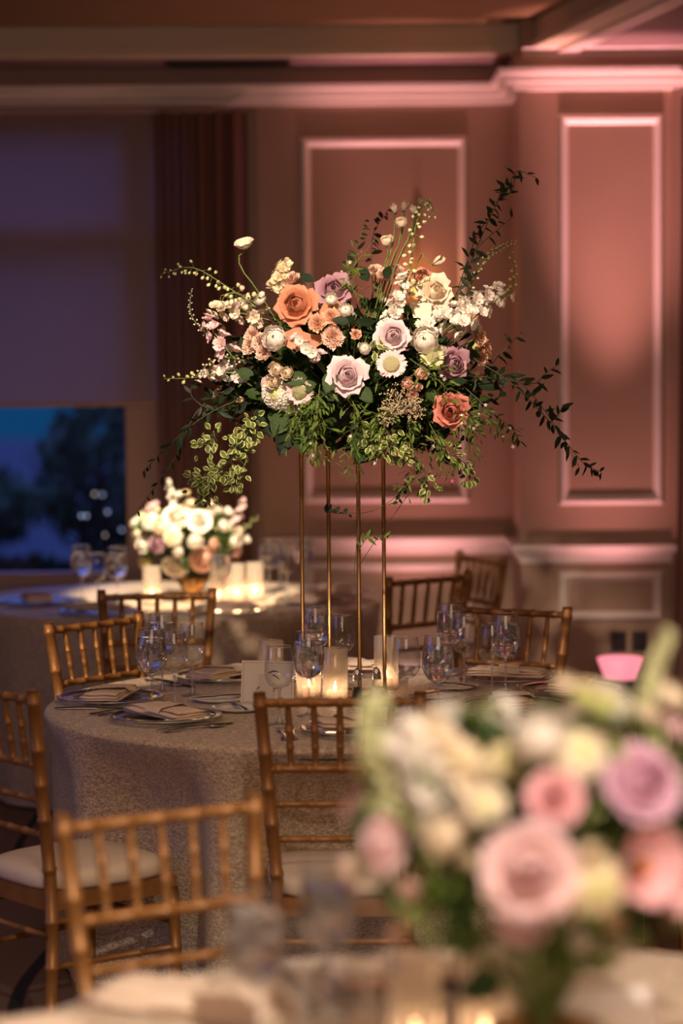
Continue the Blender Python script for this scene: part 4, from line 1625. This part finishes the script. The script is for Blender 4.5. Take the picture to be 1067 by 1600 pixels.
for (px, py, r_, c_) in ((570, 544, 11, 'white'), (540, 483, 13, 'white'), (517, 466, 12, 'white'), (404, 466, 12, 'white'), (371, 476, 12, 'ivory'), (690, 548, 11, 'white'),
                         (478, 545, 9, 'white'), (488, 551, 9, 'white'), (468, 532, 8, 'white'), (330, 583, 13, 'ivory'), (350, 573, 12, 'white')):
    put(big, 'ranunculus' if r_ > 10 else 'poppy', c_, px, py, r_, 1.1)
put(big, 'hydrangea', 'white', 433, 614, 27, 1.05, None)
put(big, 'hydrangea', 'white', 455, 632, 18, 1.0, None)
put(big, 'hydrangea', 'palepink', 420, 600, 14, 1.02, None)
put(big, 'scabiosa', 'palepink', 467, 611, 20, 1.15, None)
put(big, 'scabiosa', 'palepink', 611, 568, 22, 1.15, (-.1, -1, .45))
put(big, 'scabiosa', 'bud', 676, 556, 17, 1.15, (.1, -1, .5))
# loose outer petals of the apricot and ivory roses
def loosepetal(col, px, py, rpx, d, spin, k=1.05):
    Y = surf(px, py, k)
    part('petal', petal_mesh(col, 1, 1), big.t, frame(W(px, py, Y), d, spin, rpx * Y / FPX))
loosepetal('apricot', 466, 492, 46, (0, -1, .5), -PI / 2 - .2, 1.0)
loosepetal('apricot', 488, 480, 42, (0, -1, .5), .1, .95)
loosepetal('apricot', 470, 500, 44, (.1, -1, .6), -1.2, .95)
loosepetal('ivory', 668, 462, 34, (-.4, -1, .2), -2.2, 1.02)
# lisianthus stems and tulip rising at the top, poppy on a curved stem at the side
for (px, py, r_, Y, base) in ((616, 326, 10, 7.12, (600, 430)), (632, 322, 11, 7.14, (606, 430)), (646, 328, 10, 7.1, (612, 430)), (657, 315, 9, 7.15, (612, 430)), (626, 345, 13, 7.08, (604, 430)), (603, 373, 13, 7.08, (596, 430))):
    p = W(px, py, Y)
    d = Vector((rnd.uniform(-.3, .3), -.5, .8))
    big.flower('tulip' if r_ < 12 else 'sprayrose', 'ivory' if r_ > 9 else 'bud', p, d, r_ * Y / FPX, rnd.uniform(0, 6), name='lisianthus')
    pb = W(*base, 7.1)
    big.stems.append(([p - Vector((0, 0, r_ * .8 * Y / FPX)), p.lerp(pb, .45) + Vector((.012, 0, 0)), pb, HUB], .0024))
p = W(685, 408, 7.05)
big.flower('tulip', 'ivory', p, (.75, -.5, .45), .024, 0, name='tulip', label='nodding ivory tulip')
big.stems.append(([p + Vector((-.02, 0, -.01)), W(660, 400, 7.05), W(650, 415, 7.06), HUB], .002))
p = W(382, 383, 7.0)
big.flower('poppy', 'ivory', p, (-.25, -.45, .95), .030, 0, name='poppy', label='ivory poppy on a curved stem above the rest')
big.stems.append(([p + Vector((-.003, .01, -.018)), W(372, 404, 7.02), W(382, 428, 7.03), W(400, 450, 7.04), W(430, 500, 7.1)], .0026))

# spikes
sp_ = lambda *a, **k_: spike(big.t, *a, **k_)
def WP(l): return [W(px, py, Y) for px, py, Y in l]
sp_(WP([(640, 530, 6.95), (700, 492, 6.92), (745, 468, 6.93), (782, 452, 6.95)]), 'white', 20, .021, .016, 'snapdragon', rnd)
sp_(WP([(700, 520, 6.88), (735, 500, 6.86), (765, 478, 6.88), (795, 462, 6.93)]), 'white', 12, .019, .014, 'snapdragon', rnd)
sp_(WP([(790, 466, 6.94), (800, 445, 6.94), (804, 425, 6.95), (799, 395, 6.96)]), 'bud', 12, .010, .005, 'snapdragon_tip', rnd, tipbuds=12)
sp_(WP([(592, 545, 6.9), (608, 505, 6.88), (622, 465, 6.88), (632, 435, 6.92)]), 'white', 20, .020, .015, 'stock', rnd)
sp_(WP([(636, 450, 6.9), (660, 442, 6.9), (672, 436, 6.92)]), 'bud', 8, .008, .005, 'snapdragon_tip', rnd, tipbuds=8)
sp_(WP([(655, 545, 6.82), (680, 515, 6.85), (700, 495, 6.9)]), 'white', 7, .017, .014, 'stock', rnd)
sp_(WP([(400, 590, 7.0), (350, 582, 6.98), (305, 590, 7.0), (257, 592, 7.02)]), 'white', 18, .020, .006, 'snapdragon', rnd, tipbuds=7)
sp_(WP([(365, 560, 6.95), (335, 520, 6.95), (322, 500, 6.98)]), 'palepink', 10, .022, .016, 'stock', rnd)
sp_(WP([(420, 500, 7.05), (380, 490, 7.02), (345, 485, 7.02), (330, 480, 7.02)]), 'ivory', 14, .021, .014, 'stock', rnd)
sp_(WP([(440, 450, 7.1), (438, 430, 7.08), (445, 408, 7.08)]), 'cream', 12, .018, .013, 'stock', rnd)
sp_(WP([(500, 560, 6.85), (480, 545, 6.82), (462, 530, 6.85)]), 'palepink', 6, .016, .014, 'stock', rnd)
# bell-bud chains
sp_(WP([(400, 480, 7.0), (350, 445, 6.98), (300, 418, 6.98), (252, 428, 7.0)]), 'bud', 34, .012, .0055, 'bud_spray', rnd, kind='bud', hang=True)
sp_(WP([(400, 475, 7.0), (370, 458, 6.97), (345, 462, 6.96)]), 'ivory', 8, .016, .012, 'bud_spray', rnd, kind='bud', hang=True)
sp_(WP([(625, 470, 6.95), (642, 410, 6.96), (650, 350, 6.98), (668, 312, 7.0)]), 'bud', 28, .013, .007, 'bud_spray', rnd, kind='bud', hang=True)
sp_(WP([(668, 312, 7.0), (676, 325, 6.98), (672, 345, 6.97)]), 'bud', 7, .007, .006, 'bud_spray', rnd, kind='bud', hang=True)
# veronica spikes
sp_(WP([(350, 545, 7.02), (320, 520, 7.02), (298, 490, 7.04), (299, 452, 7.06)]), 'white', 30, .006, .003, 'veronica', rnd, kind='bud')
sp_(WP([(395, 568, 6.98), (365, 560, 6.97), (335, 562, 6.97), (303, 590, 6.98)]), 'ivory', 30, .007, .005, 'veronica', rnd, kind='bud')
sp_(WP([(725, 465, 7.0), (755, 410, 7.0), (780, 388, 7.02), (806, 378, 7.05)]), 'buff' if 'buff' in PC else 'bud', 34, .007, .003, 'veronica', rnd, kind='bud')

# ruscus branches
br = lambda *a, **k_: branch(big.t, *a, **k_)
RL = .043
br(WP([(690, 520, 7.05), (735, 410, 7.06), (775, 320, 7.1), (806, 268, 7.15)]), 'ruscus', 30, RL, 'ruscus_branch', rnd)
br(WP([(700, 500, 7.1), (740, 380, 7.14), (770, 330, 7.2), (785, 290, 7.2)]), 'ruscus', 20, RL * .9, 'ruscus_branch', rnd)
br(WP([(720, 480, 7.0), (735, 440, 6.98), (745, 390, 7.02), (800, 340, 7.0)]), 'ruscus', 14, RL * .9, 'ruscus_branch', rnd)
br(WP([(775, 300, 7.1), (800, 300, 7.05), (808, 268, 7.05), (838, 278, 7.05)]), 'ruscus', 7, RL * .9, 'ruscus_branch', rnd)
br(WP([(740, 560, 6.95), (800, 600, 6.9), (860, 660, 6.9), (910, 722, 6.92), (940, 738, 6.95)]), 'ruscus', 30, RL, 'ruscus_branch', rnd)
br(WP([(740, 590, 6.98), (800, 590, 7.0), (850, 640, 7.0), (905, 730, 7.0)]), 'ruscus', 20, RL, 'ruscus_branch', rnd)
br(WP([(760, 590, 6.95), (830, 600, 6.93), (850, 585, 6.93), (868, 572, 6.93)]), 'ruscus', 7, RL, 'ruscus_branch', rnd)
br(WP([(860, 660, 6.92), (872, 648, 6.9), (880, 632, 6.9)]), 'ruscus', 6, RL, 'ruscus_branch', rnd)
br(WP([(750, 600, 7.1), (775, 560, 7.1), (795, 540, 7.1), (812, 520, 7.12)]), 'ruscus', 8, RL * 1.1, 'ruscus_branch', rnd)
br(WP([(720, 600, 6.92), (765, 640, 6.88), (800, 670, 6.88), (812, 690, 6.9)]), 'ruscus', 18, RL * .8, 'ruscus_branch', rnd, star=3)
br(WP([(380, 620, 7.0), (320, 650, 6.95), (270, 690, 6.95), (225, 735, 6.98)]), 'ruscus', 22, RL * .9, 'ruscus_branch', rnd)
br(WP([(370, 600, 7.02), (310, 640, 7.0), (270, 720, 7.0), (215, 798, 7.0)]), 'ruscus', 20, RL * .8, 'ruscus_branch', rnd)
br(WP([(380, 640, 7.02), (330, 640, 7.0), (300, 620, 7.0), (300, 600, 7.0)]), 'ruscus', 8, RL, 'ruscus_branch', rnd)
br(WP([(545, 500, 7.1), (552, 430, 7.1), (560, 380, 7.12), (570, 345, 7.14)]), 'ruscus', 14, RL * .75, 'ruscus_branch', rnd)
br(WP([(530, 480, 7.15), (540, 430, 7.15), (543, 400, 7.15)]), 'ruscus', 10, RL * .8, 'ruscus_branch', rnd)
# more branches at the back and sides so the arrangement is round (seen from a step aside)
for a, b_, c_ in (((.05, 7.3, 1.75), (.25, 7.5, 1.8), (.5, 7.62, 1.65)), ((0, 7.3, 1.8), (-.2, 7.55, 1.85), (-.42, 7.65, 1.7)), ((0.1, 7.25, 1.9), (.1, 7.45, 2.1), (.15, 7.55, 2.2))):
    branch(big.t, [Vector(a), Vector(b_), Vector(c_)], 'ruscus', 18, RL, 'ruscus_branch', rnd)
# jasmine and trailing bits under the edge
for l, nl, st_ in ((((500, 600, 6.8), (495, 640, 6.76), (490, 690, 6.78), (500, 720, 6.8)), 44, 2), (((540, 610, 6.8), (560, 650, 6.75), (550, 700, 6.77), (540, 745, 6.8)), 28, 2),
                   (((680, 630, 6.85), (720, 650, 6.8), (740, 670, 6.8), (735, 720, 6.82)), 24, 5), (((640, 640, 6.85), (640, 680, 6.82), (650, 730, 6.83), (625, 775, 6.85)), 22, 3),
                   (((700, 640, 6.85), (760, 650, 6.8), (790, 690, 6.82)), 16, 4), (((460, 620, 6.85), (470, 650, 6.8), (450, 690, 6.82)), 18, 1),
                   (((590, 640, 6.8), (600, 670, 6.78), (580, 720, 6.8)), 18, 2), (((670, 660, 6.85), (690, 700, 6.82), (700, 750, 6.85)), 18, 4),
                   (((560, 470, 6.95), (545, 430, 6.93), (565, 400, 6.95)), 16, 3), (((640, 560, 6.8), (680, 590, 6.76), (700, 610, 6.78)), 14, 2)):
    branch(big.t, WP(l), 'jasmine', int(nl * 2.6), .027, 'jasmine_vine', rnd, as_objects=False, star=st_, stem_mat=M_stem, rad=.0012, mess=.019)
# variegated pittosporum sprigs
for l, nl in ((((400, 640, 6.9), (385, 680, 6.84), (360, 720, 6.84), (330, 745, 6.85)), 34), (((385, 690, 6.86), (375, 730, 6.84), (362, 765, 6.85)), 24), (((350, 735, 6.85), (325, 750, 6.84), (303, 748, 6.85)), 22),
              (((400, 660, 6.9), (372, 700, 6.84), (365, 690, 6.85)), 16), (((340, 690, 6.9), (330, 680, 6.9), (318, 700, 6.9)), 10), (((330, 740, 6.86), (318, 760, 6.85), (330, 778, 6.86)), 16),
              (((690, 700, 6.9), (720, 720, 6.88), (735, 750, 6.9)), 18), (((600, 660, 6.82), (610, 700, 6.8), (640, 710, 6.8)), 20), (((660, 730, 6.9), (668, 750, 6.9), (665, 770, 6.9)), 12),
              (((590, 670, 6.82), (580, 690, 6.8), (600, 712, 6.8)), 16), (((560, 560, 6.78), (590, 540, 6.78), (600, 560, 6.8)), 8)):
    branch(big.t, WP(l), 'variegated', int(nl * 2.4), .024, 'variegated_sprig', rnd, as_objects=False, rad=.0012, spread=1.1, taper=.9, mess=.012)
# big leaves at the lower edge, each a piece
for (px, py, L, rot, kd) in ((445, 640, .085, 2.9, 'broad'), (470, 650, .11, 3.3, 'broad'), (455, 650, .12, 3.0, 'dark'), (575, 665, .12, 2.85, 'broad'), (425, 640, .06, 3.4, 'broad'), (590, 690, .08, 2.6, 'broad'),
                             (640, 655, .06, 3.6, 'broad'), (495, 600, .06, 1.9, 'rose'), (520, 580, .07, 2.9, 'rose'), (665, 610, .06, 3.9, 'rose'), (735, 585, .08, 1.3, 'rose'), (745, 600, .07, 4.4, 'dark'),
                             (480, 590, .07, 1.7, 'rose'), (560, 605, .06, 3.9, 'broad'), (490, 440, .05, .9, 'dark'), (575, 440, .06, .4, 'dark'), (750, 560, .07, 1.0, 'dark'), (400, 640, .09, 3.8, 'dark'),
                             (385, 610, .06, 4.2, 'rose'), (370, 580, .06, 4.5, 'rose'), (500, 625, .05, 2.5, 'broad'), (600, 435, .05, 5.8, 'dark'), (545, 505, .05, 1.2, 'dark'), (700, 600, .06, 5.0, 'dark')):
    Y = surf(px, py, 1.06)
    p = W(px, py, Y)
    M = Matrix.Translation(p) @ Matrix.Rotation(PI / 2 - .5, 4, 'X') @ Matrix.Rotation(rot + rnd.uniform(-.1, .1), 4, 'Z') @ Matrix.Rotation(rnd.uniform(-.3, .3), 4, 'Y')
    part('leaf', leaf_mesh(kd, rnd.randint(0, 2)), big.t, M @ Matrix.Scale(L, 4))
# lace seed heads
def lace(arr, px, py, rpx, Y, n=90, to=None):
    p = W(px, py, Y)
    r_ = rpx * Y / FPX
    mb = MB()
    for i in range(n):
        t = math.sqrt((i + .5) / n) * rnd.uniform(.75, 1.25)
        a = i * GA + rnd.uniform(-.3, .3)
        c = Vector((r_ * t * math.cos(a), r_ * .35 * rnd.uniform(-1, 0), r_ * t * math.sin(a)))
        for _ in range(3):
            mb.ball(p + c + Vector([rnd.gauss(0, .0025) for _ in range(3)]), .0021, 5, 3)
        if i % 3 == 0:
            mb.tube([p + c, p + Vector((0, r_ * .8, -r_ * .2))], .0005, 3)
    M0 = Matrix.Translation(p)
    part('lace_flower', local_mesh_from_world(mb, M0).mesh('lace_flower', [M_buff]), arr.t, M0)['kind'] = 'stuff'
lace(big, 622, 628, 26, 6.76)
lace(big, 608, 645, 18, 6.78, 80)
lace(big, 645, 640, 18, 6.8, 80)
# flowers round the sides and back
for i in range(26):
    a = rnd.uniform(-.1, PI + .1)
    b_ = rnd.uniform(-.4, .9)
    v = Vector((math.cos(a) * math.cos(b_), math.sin(a) * math.cos(b_), math.sin(b_)))
    p = AC + Vector((v.x * AR[0], v.y * AR[1], v.z * AR[2])) * 1.02
    kd = rnd.choice(['rosefull', 'ranunculus', 'carnation', 'sprayrose', 'hydrangea'])
    if v.z * AR[2] > .16:
        continue
    big.flower(kd, rnd.choice(['white', 'blush', 'lilac', 'ivory', 'peach']), p, v, rnd.uniform(.024, .042), rnd.uniform(0, 6), to=HUB)
foliage(big.t, AC + Vector((0, .02, -.03)), (.40, .32, .22), 1500, .05, [('dark', .40), ('rose', .25), ('jasmine', .15), ('ruscus', .2)], rnd, (.35, 1.0))
foliage(big.t, AC + Vector((.0, 0, -.12)), (.36, .31, .15), 900, .045, [('dark', .3), ('rose', .25), ('jasmine', .35), ('ruscus', .1)], rnd, (.6, 1.1))
foliage(big.t, AC + Vector((.20, -.03, -.22)), (.15, .18, .10), 260, .04, [('dark', .3), ('ruscus', .2), ('jasmine', .5)], rnd, (.3, 1.1))
foliage(big.t, AC + Vector((.26, -.01, -.10)), (.19, .18, .15), 420, .04, [('dark', .3), ('ruscus', .3), ('jasmine', .4)], rnd, (.3, 1.1))
foliage(big.t, AC + Vector((-.28, -.03, -.08)), (.15, .20, .13), 300, .04, [('dark', .5), ('ruscus', .3), ('jasmine', .2)], rnd, (.3, 1.1))
finish_stems(big)
# thin vine winding down the poles
vn = [((705, 690, 6.95), (600, 790, 6.95), (520, 803, 7.02)), ((640, 770, 6.95), (590, 840, 6.96), (560, 885, 6.97)), ((556, 730, 6.93), (560, 800, 6.96), (553, 900, 6.97))]
for l, nl in zip(vn, (0, 0, 0)):
    pts = curve_pts(WP(l), 16)
    M0 = Matrix.Translation(pts[0])
    part('vine', local_mesh_from_world(MB().tube(pts, .0009, 4), M0).mesh('vine', [M_stemd]), big.t, M0)
branch(big.t, WP([(505, 800, 7.0), (520, 801, 7.0), (545, 804, 7.0)]), 'dark', 7, .026, 'vine', rnd, rad=.0009)
branch(big.t, WP([(560, 860, 6.97), (578, 838, 6.95), (604, 842, 6.95)]), 'jasmine', 10, .036, 'vine', rnd, rad=.0009)
branch(big.t, WP([(640, 740, 6.93), (628, 765, 6.92), (622, 785, 6.92)]), 'dark', 7, .026, 'vine', rnd, rad=.0009)


# ---- low centrepieces -------------------------------------------------
def vase(arr, x, y, z0, h=.10):
    part('gold_vase', MB().lathe([(.001, 0), (.055, 0), (.05, .01), (.03, .02), (.035, .035), (.075, h), (.072, h), (.03, .04), (.001, .03)], 28).mesh('gold_vase', [M_brass]), arr.t)


def low(loc, label, fl, c, rad, spikes, nfol, L, others=14, seed=3, kinds=None):
    rnd2 = random.Random(seed)
    ar = Arr('low_centrepiece', loc, label, 'low flower centrepieces')
    ar.stems = []
    vase(ar, loc[0], loc[1], loc[2])
    hub = Vector(loc) + Vector((0, 0, .09))
    for kind, col, px, py, rpx, dep in fl:
        q = W(px, py, c.y)
        nx, nz = (q.x - c.x) / rad[0], (q.z - c.z) / rad[2]
        Y = c.y - rad[1] * math.sqrt(max(0, 1 - min(1, nx * nx + nz * nz))) * dep
        p = W(px, py, Y)
        v = p - c
        d = (Vector((v.x / rad[0], v.y / rad[1], v.z / rad[2])) + Vector((0, -.5, .25))).normalized()
        ar.flower(kind, col, p, d, rpx * Y / FPX, rnd2.uniform(0, 6), to=hub)
    for i in range(others):
        a = rnd2.uniform(0, PI)
        b_ = rnd2.uniform(-.2, 1.2)
        v = Vector((math.cos(a) * math.cos(b_), math.sin(a) * math.cos(b_), math.sin(b_)))
        p = c + Vector((v.x * rad[0], v.y * rad[1], v.z * rad[2]))
        ar.flower(rnd2.choice(['rosefull', 'ranunculus', 'sprayrose', 'hydrangea']), rnd2.choice(['white', 'blush', 'palepink', 'ivory', 'cream']), p, v, rnd2.uniform(.025, .04), rnd2.uniform(0, 6), to=hub)
    for ctrl, col, n_, r0, r1, kd, nm in spikes:
        spike(ar.t, [W(*q) for q in ctrl], col, n_, r0, r1, nm, rnd2, kind=kd)
    foliage(ar.t, c + Vector((0, 0, -.01)), (rad[0], rad[1], rad[2]), nfol, L, kinds or [('rose', .4), ('jasmine', .3), ('dark', .15), ('ruscus', .15)], rnd2, (.4, 1.05))
    finish_stems(ar)
    return ar


bc = W(296, 838, 9.90)
low((bc.x + .01, 9.90, ZT), 'overlit low arrangement of white flowers in a gold vase on the back table', [
    ('rosefull', 'white', 272, 805, 22, 1), ('rosefull', 'white', 312, 812, 20, 1.05), ('ranunculus', 'white', 290, 800, 15, 1), ('ranunculus', 'white', 305, 845, 15, 1.1),
    ('rosefull', 'white', 271, 890, 21, 1.05), ('rosefull', 'blush', 318, 876, 22, 1.1), ('rosefull', 'mauve', 243, 850, 15, 1.05), ('rosefull', 'white', 218, 852, 14, 1),
    ('ranunculus', 'ivory', 250, 822, 15, 1), ('rosefull', 'palepink', 236, 788, 12, .8), ('ranunculus', 'white', 278, 770, 9, .8), ('ranunculus', 'ivory', 298, 783, 9, .8),
    ('sprayrose', 'blush', 335, 848, 11, 1), ('ranunculus', 'white', 352, 820, 12, .9), ('ranunculus', 'white', 370, 845, 12, .9), ('sprayrose', 'white', 388, 842, 8, .8),
    ('rosefull', 'palepink', 372, 862, 11, .9), ('sprayrose', 'white', 342, 795, 9, .8), ('sprayrose', 'cream', 292, 768, 8, .6), ('hydrangea', 'white', 235, 815, 16, .9),
    ('hydrangea', 'ivory', 270, 840, 16, 1), ('ranunculus', 'white', 208, 815, 10, .7), ('sprayrose', 'white', 330, 800, 9, .8), ('ranunculus', 'white', 278, 862, 10, 1.1),
    ('hydrangea', 'cream', 225, 880, 14, .9)],
    bc, (.23, .20, .155),
    [([(275, 800, 9.9), (268, 775, 9.9), (262, 752, 9.92)], 'white', 10, .014, .008, 'floret', 'stock'), ([(360, 830, 9.85), (375, 800, 9.85), (380, 780, 9.85)], 'palepink', 9, .014, .008, 'floret', 'stock'),
     ([(330, 820, 9.8), (372, 830, 9.78), (402, 808, 9.78)], 'bud', 16, .008, .004, 'bud', 'veronica')],
    520, .05, seed=5, kinds=[('rose', .3), ('jasmine', .5), ('dark', .1), ('variegated', .1)])

fc_ = W(835, 1290, 3.20)
low((FC[0] + .02, 3.20, ZT), 'large blurred arrangement of blush, pink and lilac flowers on the closest table', [
    ('rosefull', 'orchid', 1012, 1216, 66, 1.05), ('rosefull', 'palepink', 828, 1365, 78, 1.15), ('rosefull', 'palepink', 820, 1440, 48, 1.0), ('poppy', 'pink', 1012, 1352, 62, 1.1), ('rosefull', 'pink', 868, 1243, 46, .95),
    ('ranunculus', 'white', 845, 1143, 50, 1.08), ('ranunculus', 'ivory', 884, 1064, 22, .3), ('ranunculus', 'ivory', 1055, 1082, 30, .5), ('sprayrose', 'ivory', 1018, 1110, 26, .5),
    ('ranunculus', 'white', 918, 1476, 32, .95), ('ranunculus', 'white', 968, 1492, 30, .9), ('ranunculus', 'ivory', 690, 1306, 36, 1.0), ('hydrangea', 'cream', 930, 1385, 52, 1.1),
    ('hydrangea', 'ivory', 905, 1180, 44, .9), ('rosefull', 'palepink', 590, 1318, 46, .7), ('tulip', 'blush', 642, 1388, 24, 1.0), ('tulip', 'blush', 622, 1455, 22, .8),
    ('sprayrose', 'ivory', 732, 1344, 20, 1.0), ('poppy', 'pink', 1052, 1385, 44, 1.0), ('hydrangea', 'cream', 720, 1190, 36, .5), ('sprayrose', 'palepink', 940, 1165, 26, .9),
    ('rosefull', 'palepink', 1060, 1130, 24, .6), ('hydrangea', 'cream', 790, 1190, 34, .6), ('hydrangea', 'palepink', 545, 1360, 26, .4), ('sprayrose', 'cream', 960, 1440, 26, 1.0),
    ('hydrangea', 'ivory', 760, 1260, 34, .8), ('sprayrose', 'white', 895, 1420, 30, 1.0), ('sprayrose', 'ivory', 925, 1330, 28, 1.05), ('sprayrose', 'orange', 1008, 1364, 15, 1.25)],
    fc_, (.255, .24, .185),
    [([(640, 1330, 3.15), (610, 1230, 3.15), (585, 1150, 3.16), (590, 1090, 3.17)], 'bud', 26, .016, .011, 'floret', 'snapdragon'),
     ([(720, 1330, 3.1), (680, 1240, 3.1), (650, 1180, 3.12), (625, 1140, 3.12)], 'white', 18, .025, .017, 'floret', 'stock'),
     ([(760, 1300, 3.1), (740, 1230, 3.1), (690, 1170, 3.12), (660, 1130, 3.15)], 'ivory', 18, .024, .016, 'floret', 'stock'),
     ([(1000, 1150, 3.25), (1010, 1090, 3.26), (1030, 1030, 3.27), (1045, 985, 3.28)], 'bud', 34, .010, .006, 'floret', 'veronica')],
    1500, .055, others=16, seed=9, kinds=[('rose', .2), ('jasmine', .55), ('dark', .05), ('variegated', .2)])

# ---------------------------------------------------------------- things on the closest table
FG = 'ribbed votives on the closest table'
q = W(648, 1500, 3.36)
votive(q.x, 3.36, 'blurred ribbed votive under the blush blooms, glowing at its foot', FG, .5)
q = W(757, 1500, 3.38)
votive(q.x, 3.38, 'blurred ribbed votive with an orange glow just under the flowers', FG, .5)
GF = 'glasses on the closest table'
q = W(398, 1500, 3.42)
goblet(q.x, 3.42, 'blurred ice water goblet standing alone before the blurred chair', GF, 1)
q = W(512, 1450, 3.62)
goblet(q.x, 3.62, 'blurred ice water goblet beside the blush blooms', GF, 2)
q = W(472, 1450, 3.32)
wine(q.x, 3.32, 'blurred empty wine glass between the two blurred goblets', GF)
q = W(575, 1450, 3.45)
wine(q.x, 3.45, 'blurred empty wine glass touching the drooping blush blooms', GF)
q = W(936, 1590, 3.28)
cM = at(q.x, 3.28, ZT, R(4)) @ Matrix.Rotation(R(-6), 4, 'X')
c2 = thing('table_card', cM, 'blurred plain white card standing below the white ranunculus', 'card')
part('card', MB().box(-.085, .085, -.001, .001, 0, .127).mesh('card', [mat('white_card', srgb(240, 232, 225), .7)], False), c2)
part('easel_back', MB().box(-.02, .02, .001, .002, 0, .09, M=Matrix.Rotation(R(18), 4, 'X')).mesh('easel_back', [M_card], False), c2)
nm = part('napkin', NAP[2], None, at(-.43, 3.42, ZT + .001, .4) @ Matrix.Scale(1.25, 4))
tag(nm, 'large folded linen napkin lying at the frame foot on the closest table', 'napkin', 'folded napkins')
setting(.10, 3.80, FC, 'on the closest table below the blurred glasses', 2)
nm = part('napkin', NAP[1], None, at(-.25, 3.68, ZT + .001, 1.15) @ Matrix.Scale(1.2, 4))
tag(nm, 'large folded linen napkin on the closest table just before the blurred chair', 'napkin', 'folded napkins')

# ---------------------------------------------------------------- things on the back table
BG = 'glasses on the back table'
for i, (px, Y, kd, l) in enumerate([(128, 9.85, 'w', 'blurred goblet on the back table nearest the dark window'), (152, 9.70, 'v', 'blurred wine glass beside the goblet nearest the dark window'),
                                    (183, 9.75, 'w', 'blurred goblet close to the white flowers, window side'), (345, 9.62, 'w', 'blurred goblet in front of the white flowers by the votives'),
                                    (420, 10.15, 'w', 'blurred goblet on the back table just past the votives'), (448, 10.0, 'v', 'blurred wine glass on the back table before the panelled wall'),
                                    (475, 10.36, 'w', 'blurred goblet on the back table next to the first gold pole'), (438, 10.40, 'v', 'blurred wine glass farthest back on the window table')]):
    q = W(px, 900, Y)
    (goblet(q.x, Y, l, BG, i) if kd == 'w' else wine(q.x, Y, l, BG))
BV = 'ribbed votives on the back table'
for px, Y, l in [(342, 9.70, 'blurred votive right beside the gold vase on the back table'), (368, 9.80, 'blurred votive in the middle of the back-table trio'),
                 (398, 9.86, 'blurred votive at the wall end of the back-table trio'), (237, 9.72, 'blurred votive on the window side of the white flowers')]:
    q = W(px, 900, Y)
    votive(q.x, Y, l, BV, 1.3)
for i, (x, y, wh) in enumerate([(-1.25, 9.85, 'on the back table by the dark window'), (-.95, 9.42, 'on the back table behind the lit-spindle chair'), (-.45, 9.42, 'on the back table behind its chair'),
                                (-.12, 9.74, 'on the back table close to the gold poles'), (-.02, 10.14, 'on the back table below the panelled wall')]):
    setting(x, y, BC, wh, i)
for o in bpy.data.objects:
    if 'label' in o and len(o['label'].split()) > 15:
        print('LONG', o['label'])
print('TRIS', sum(len(o.data.polygons) * 2 for o in bpy.data.objects if o.type == 'MESH'), 'OBJ', len(bpy.data.objects))
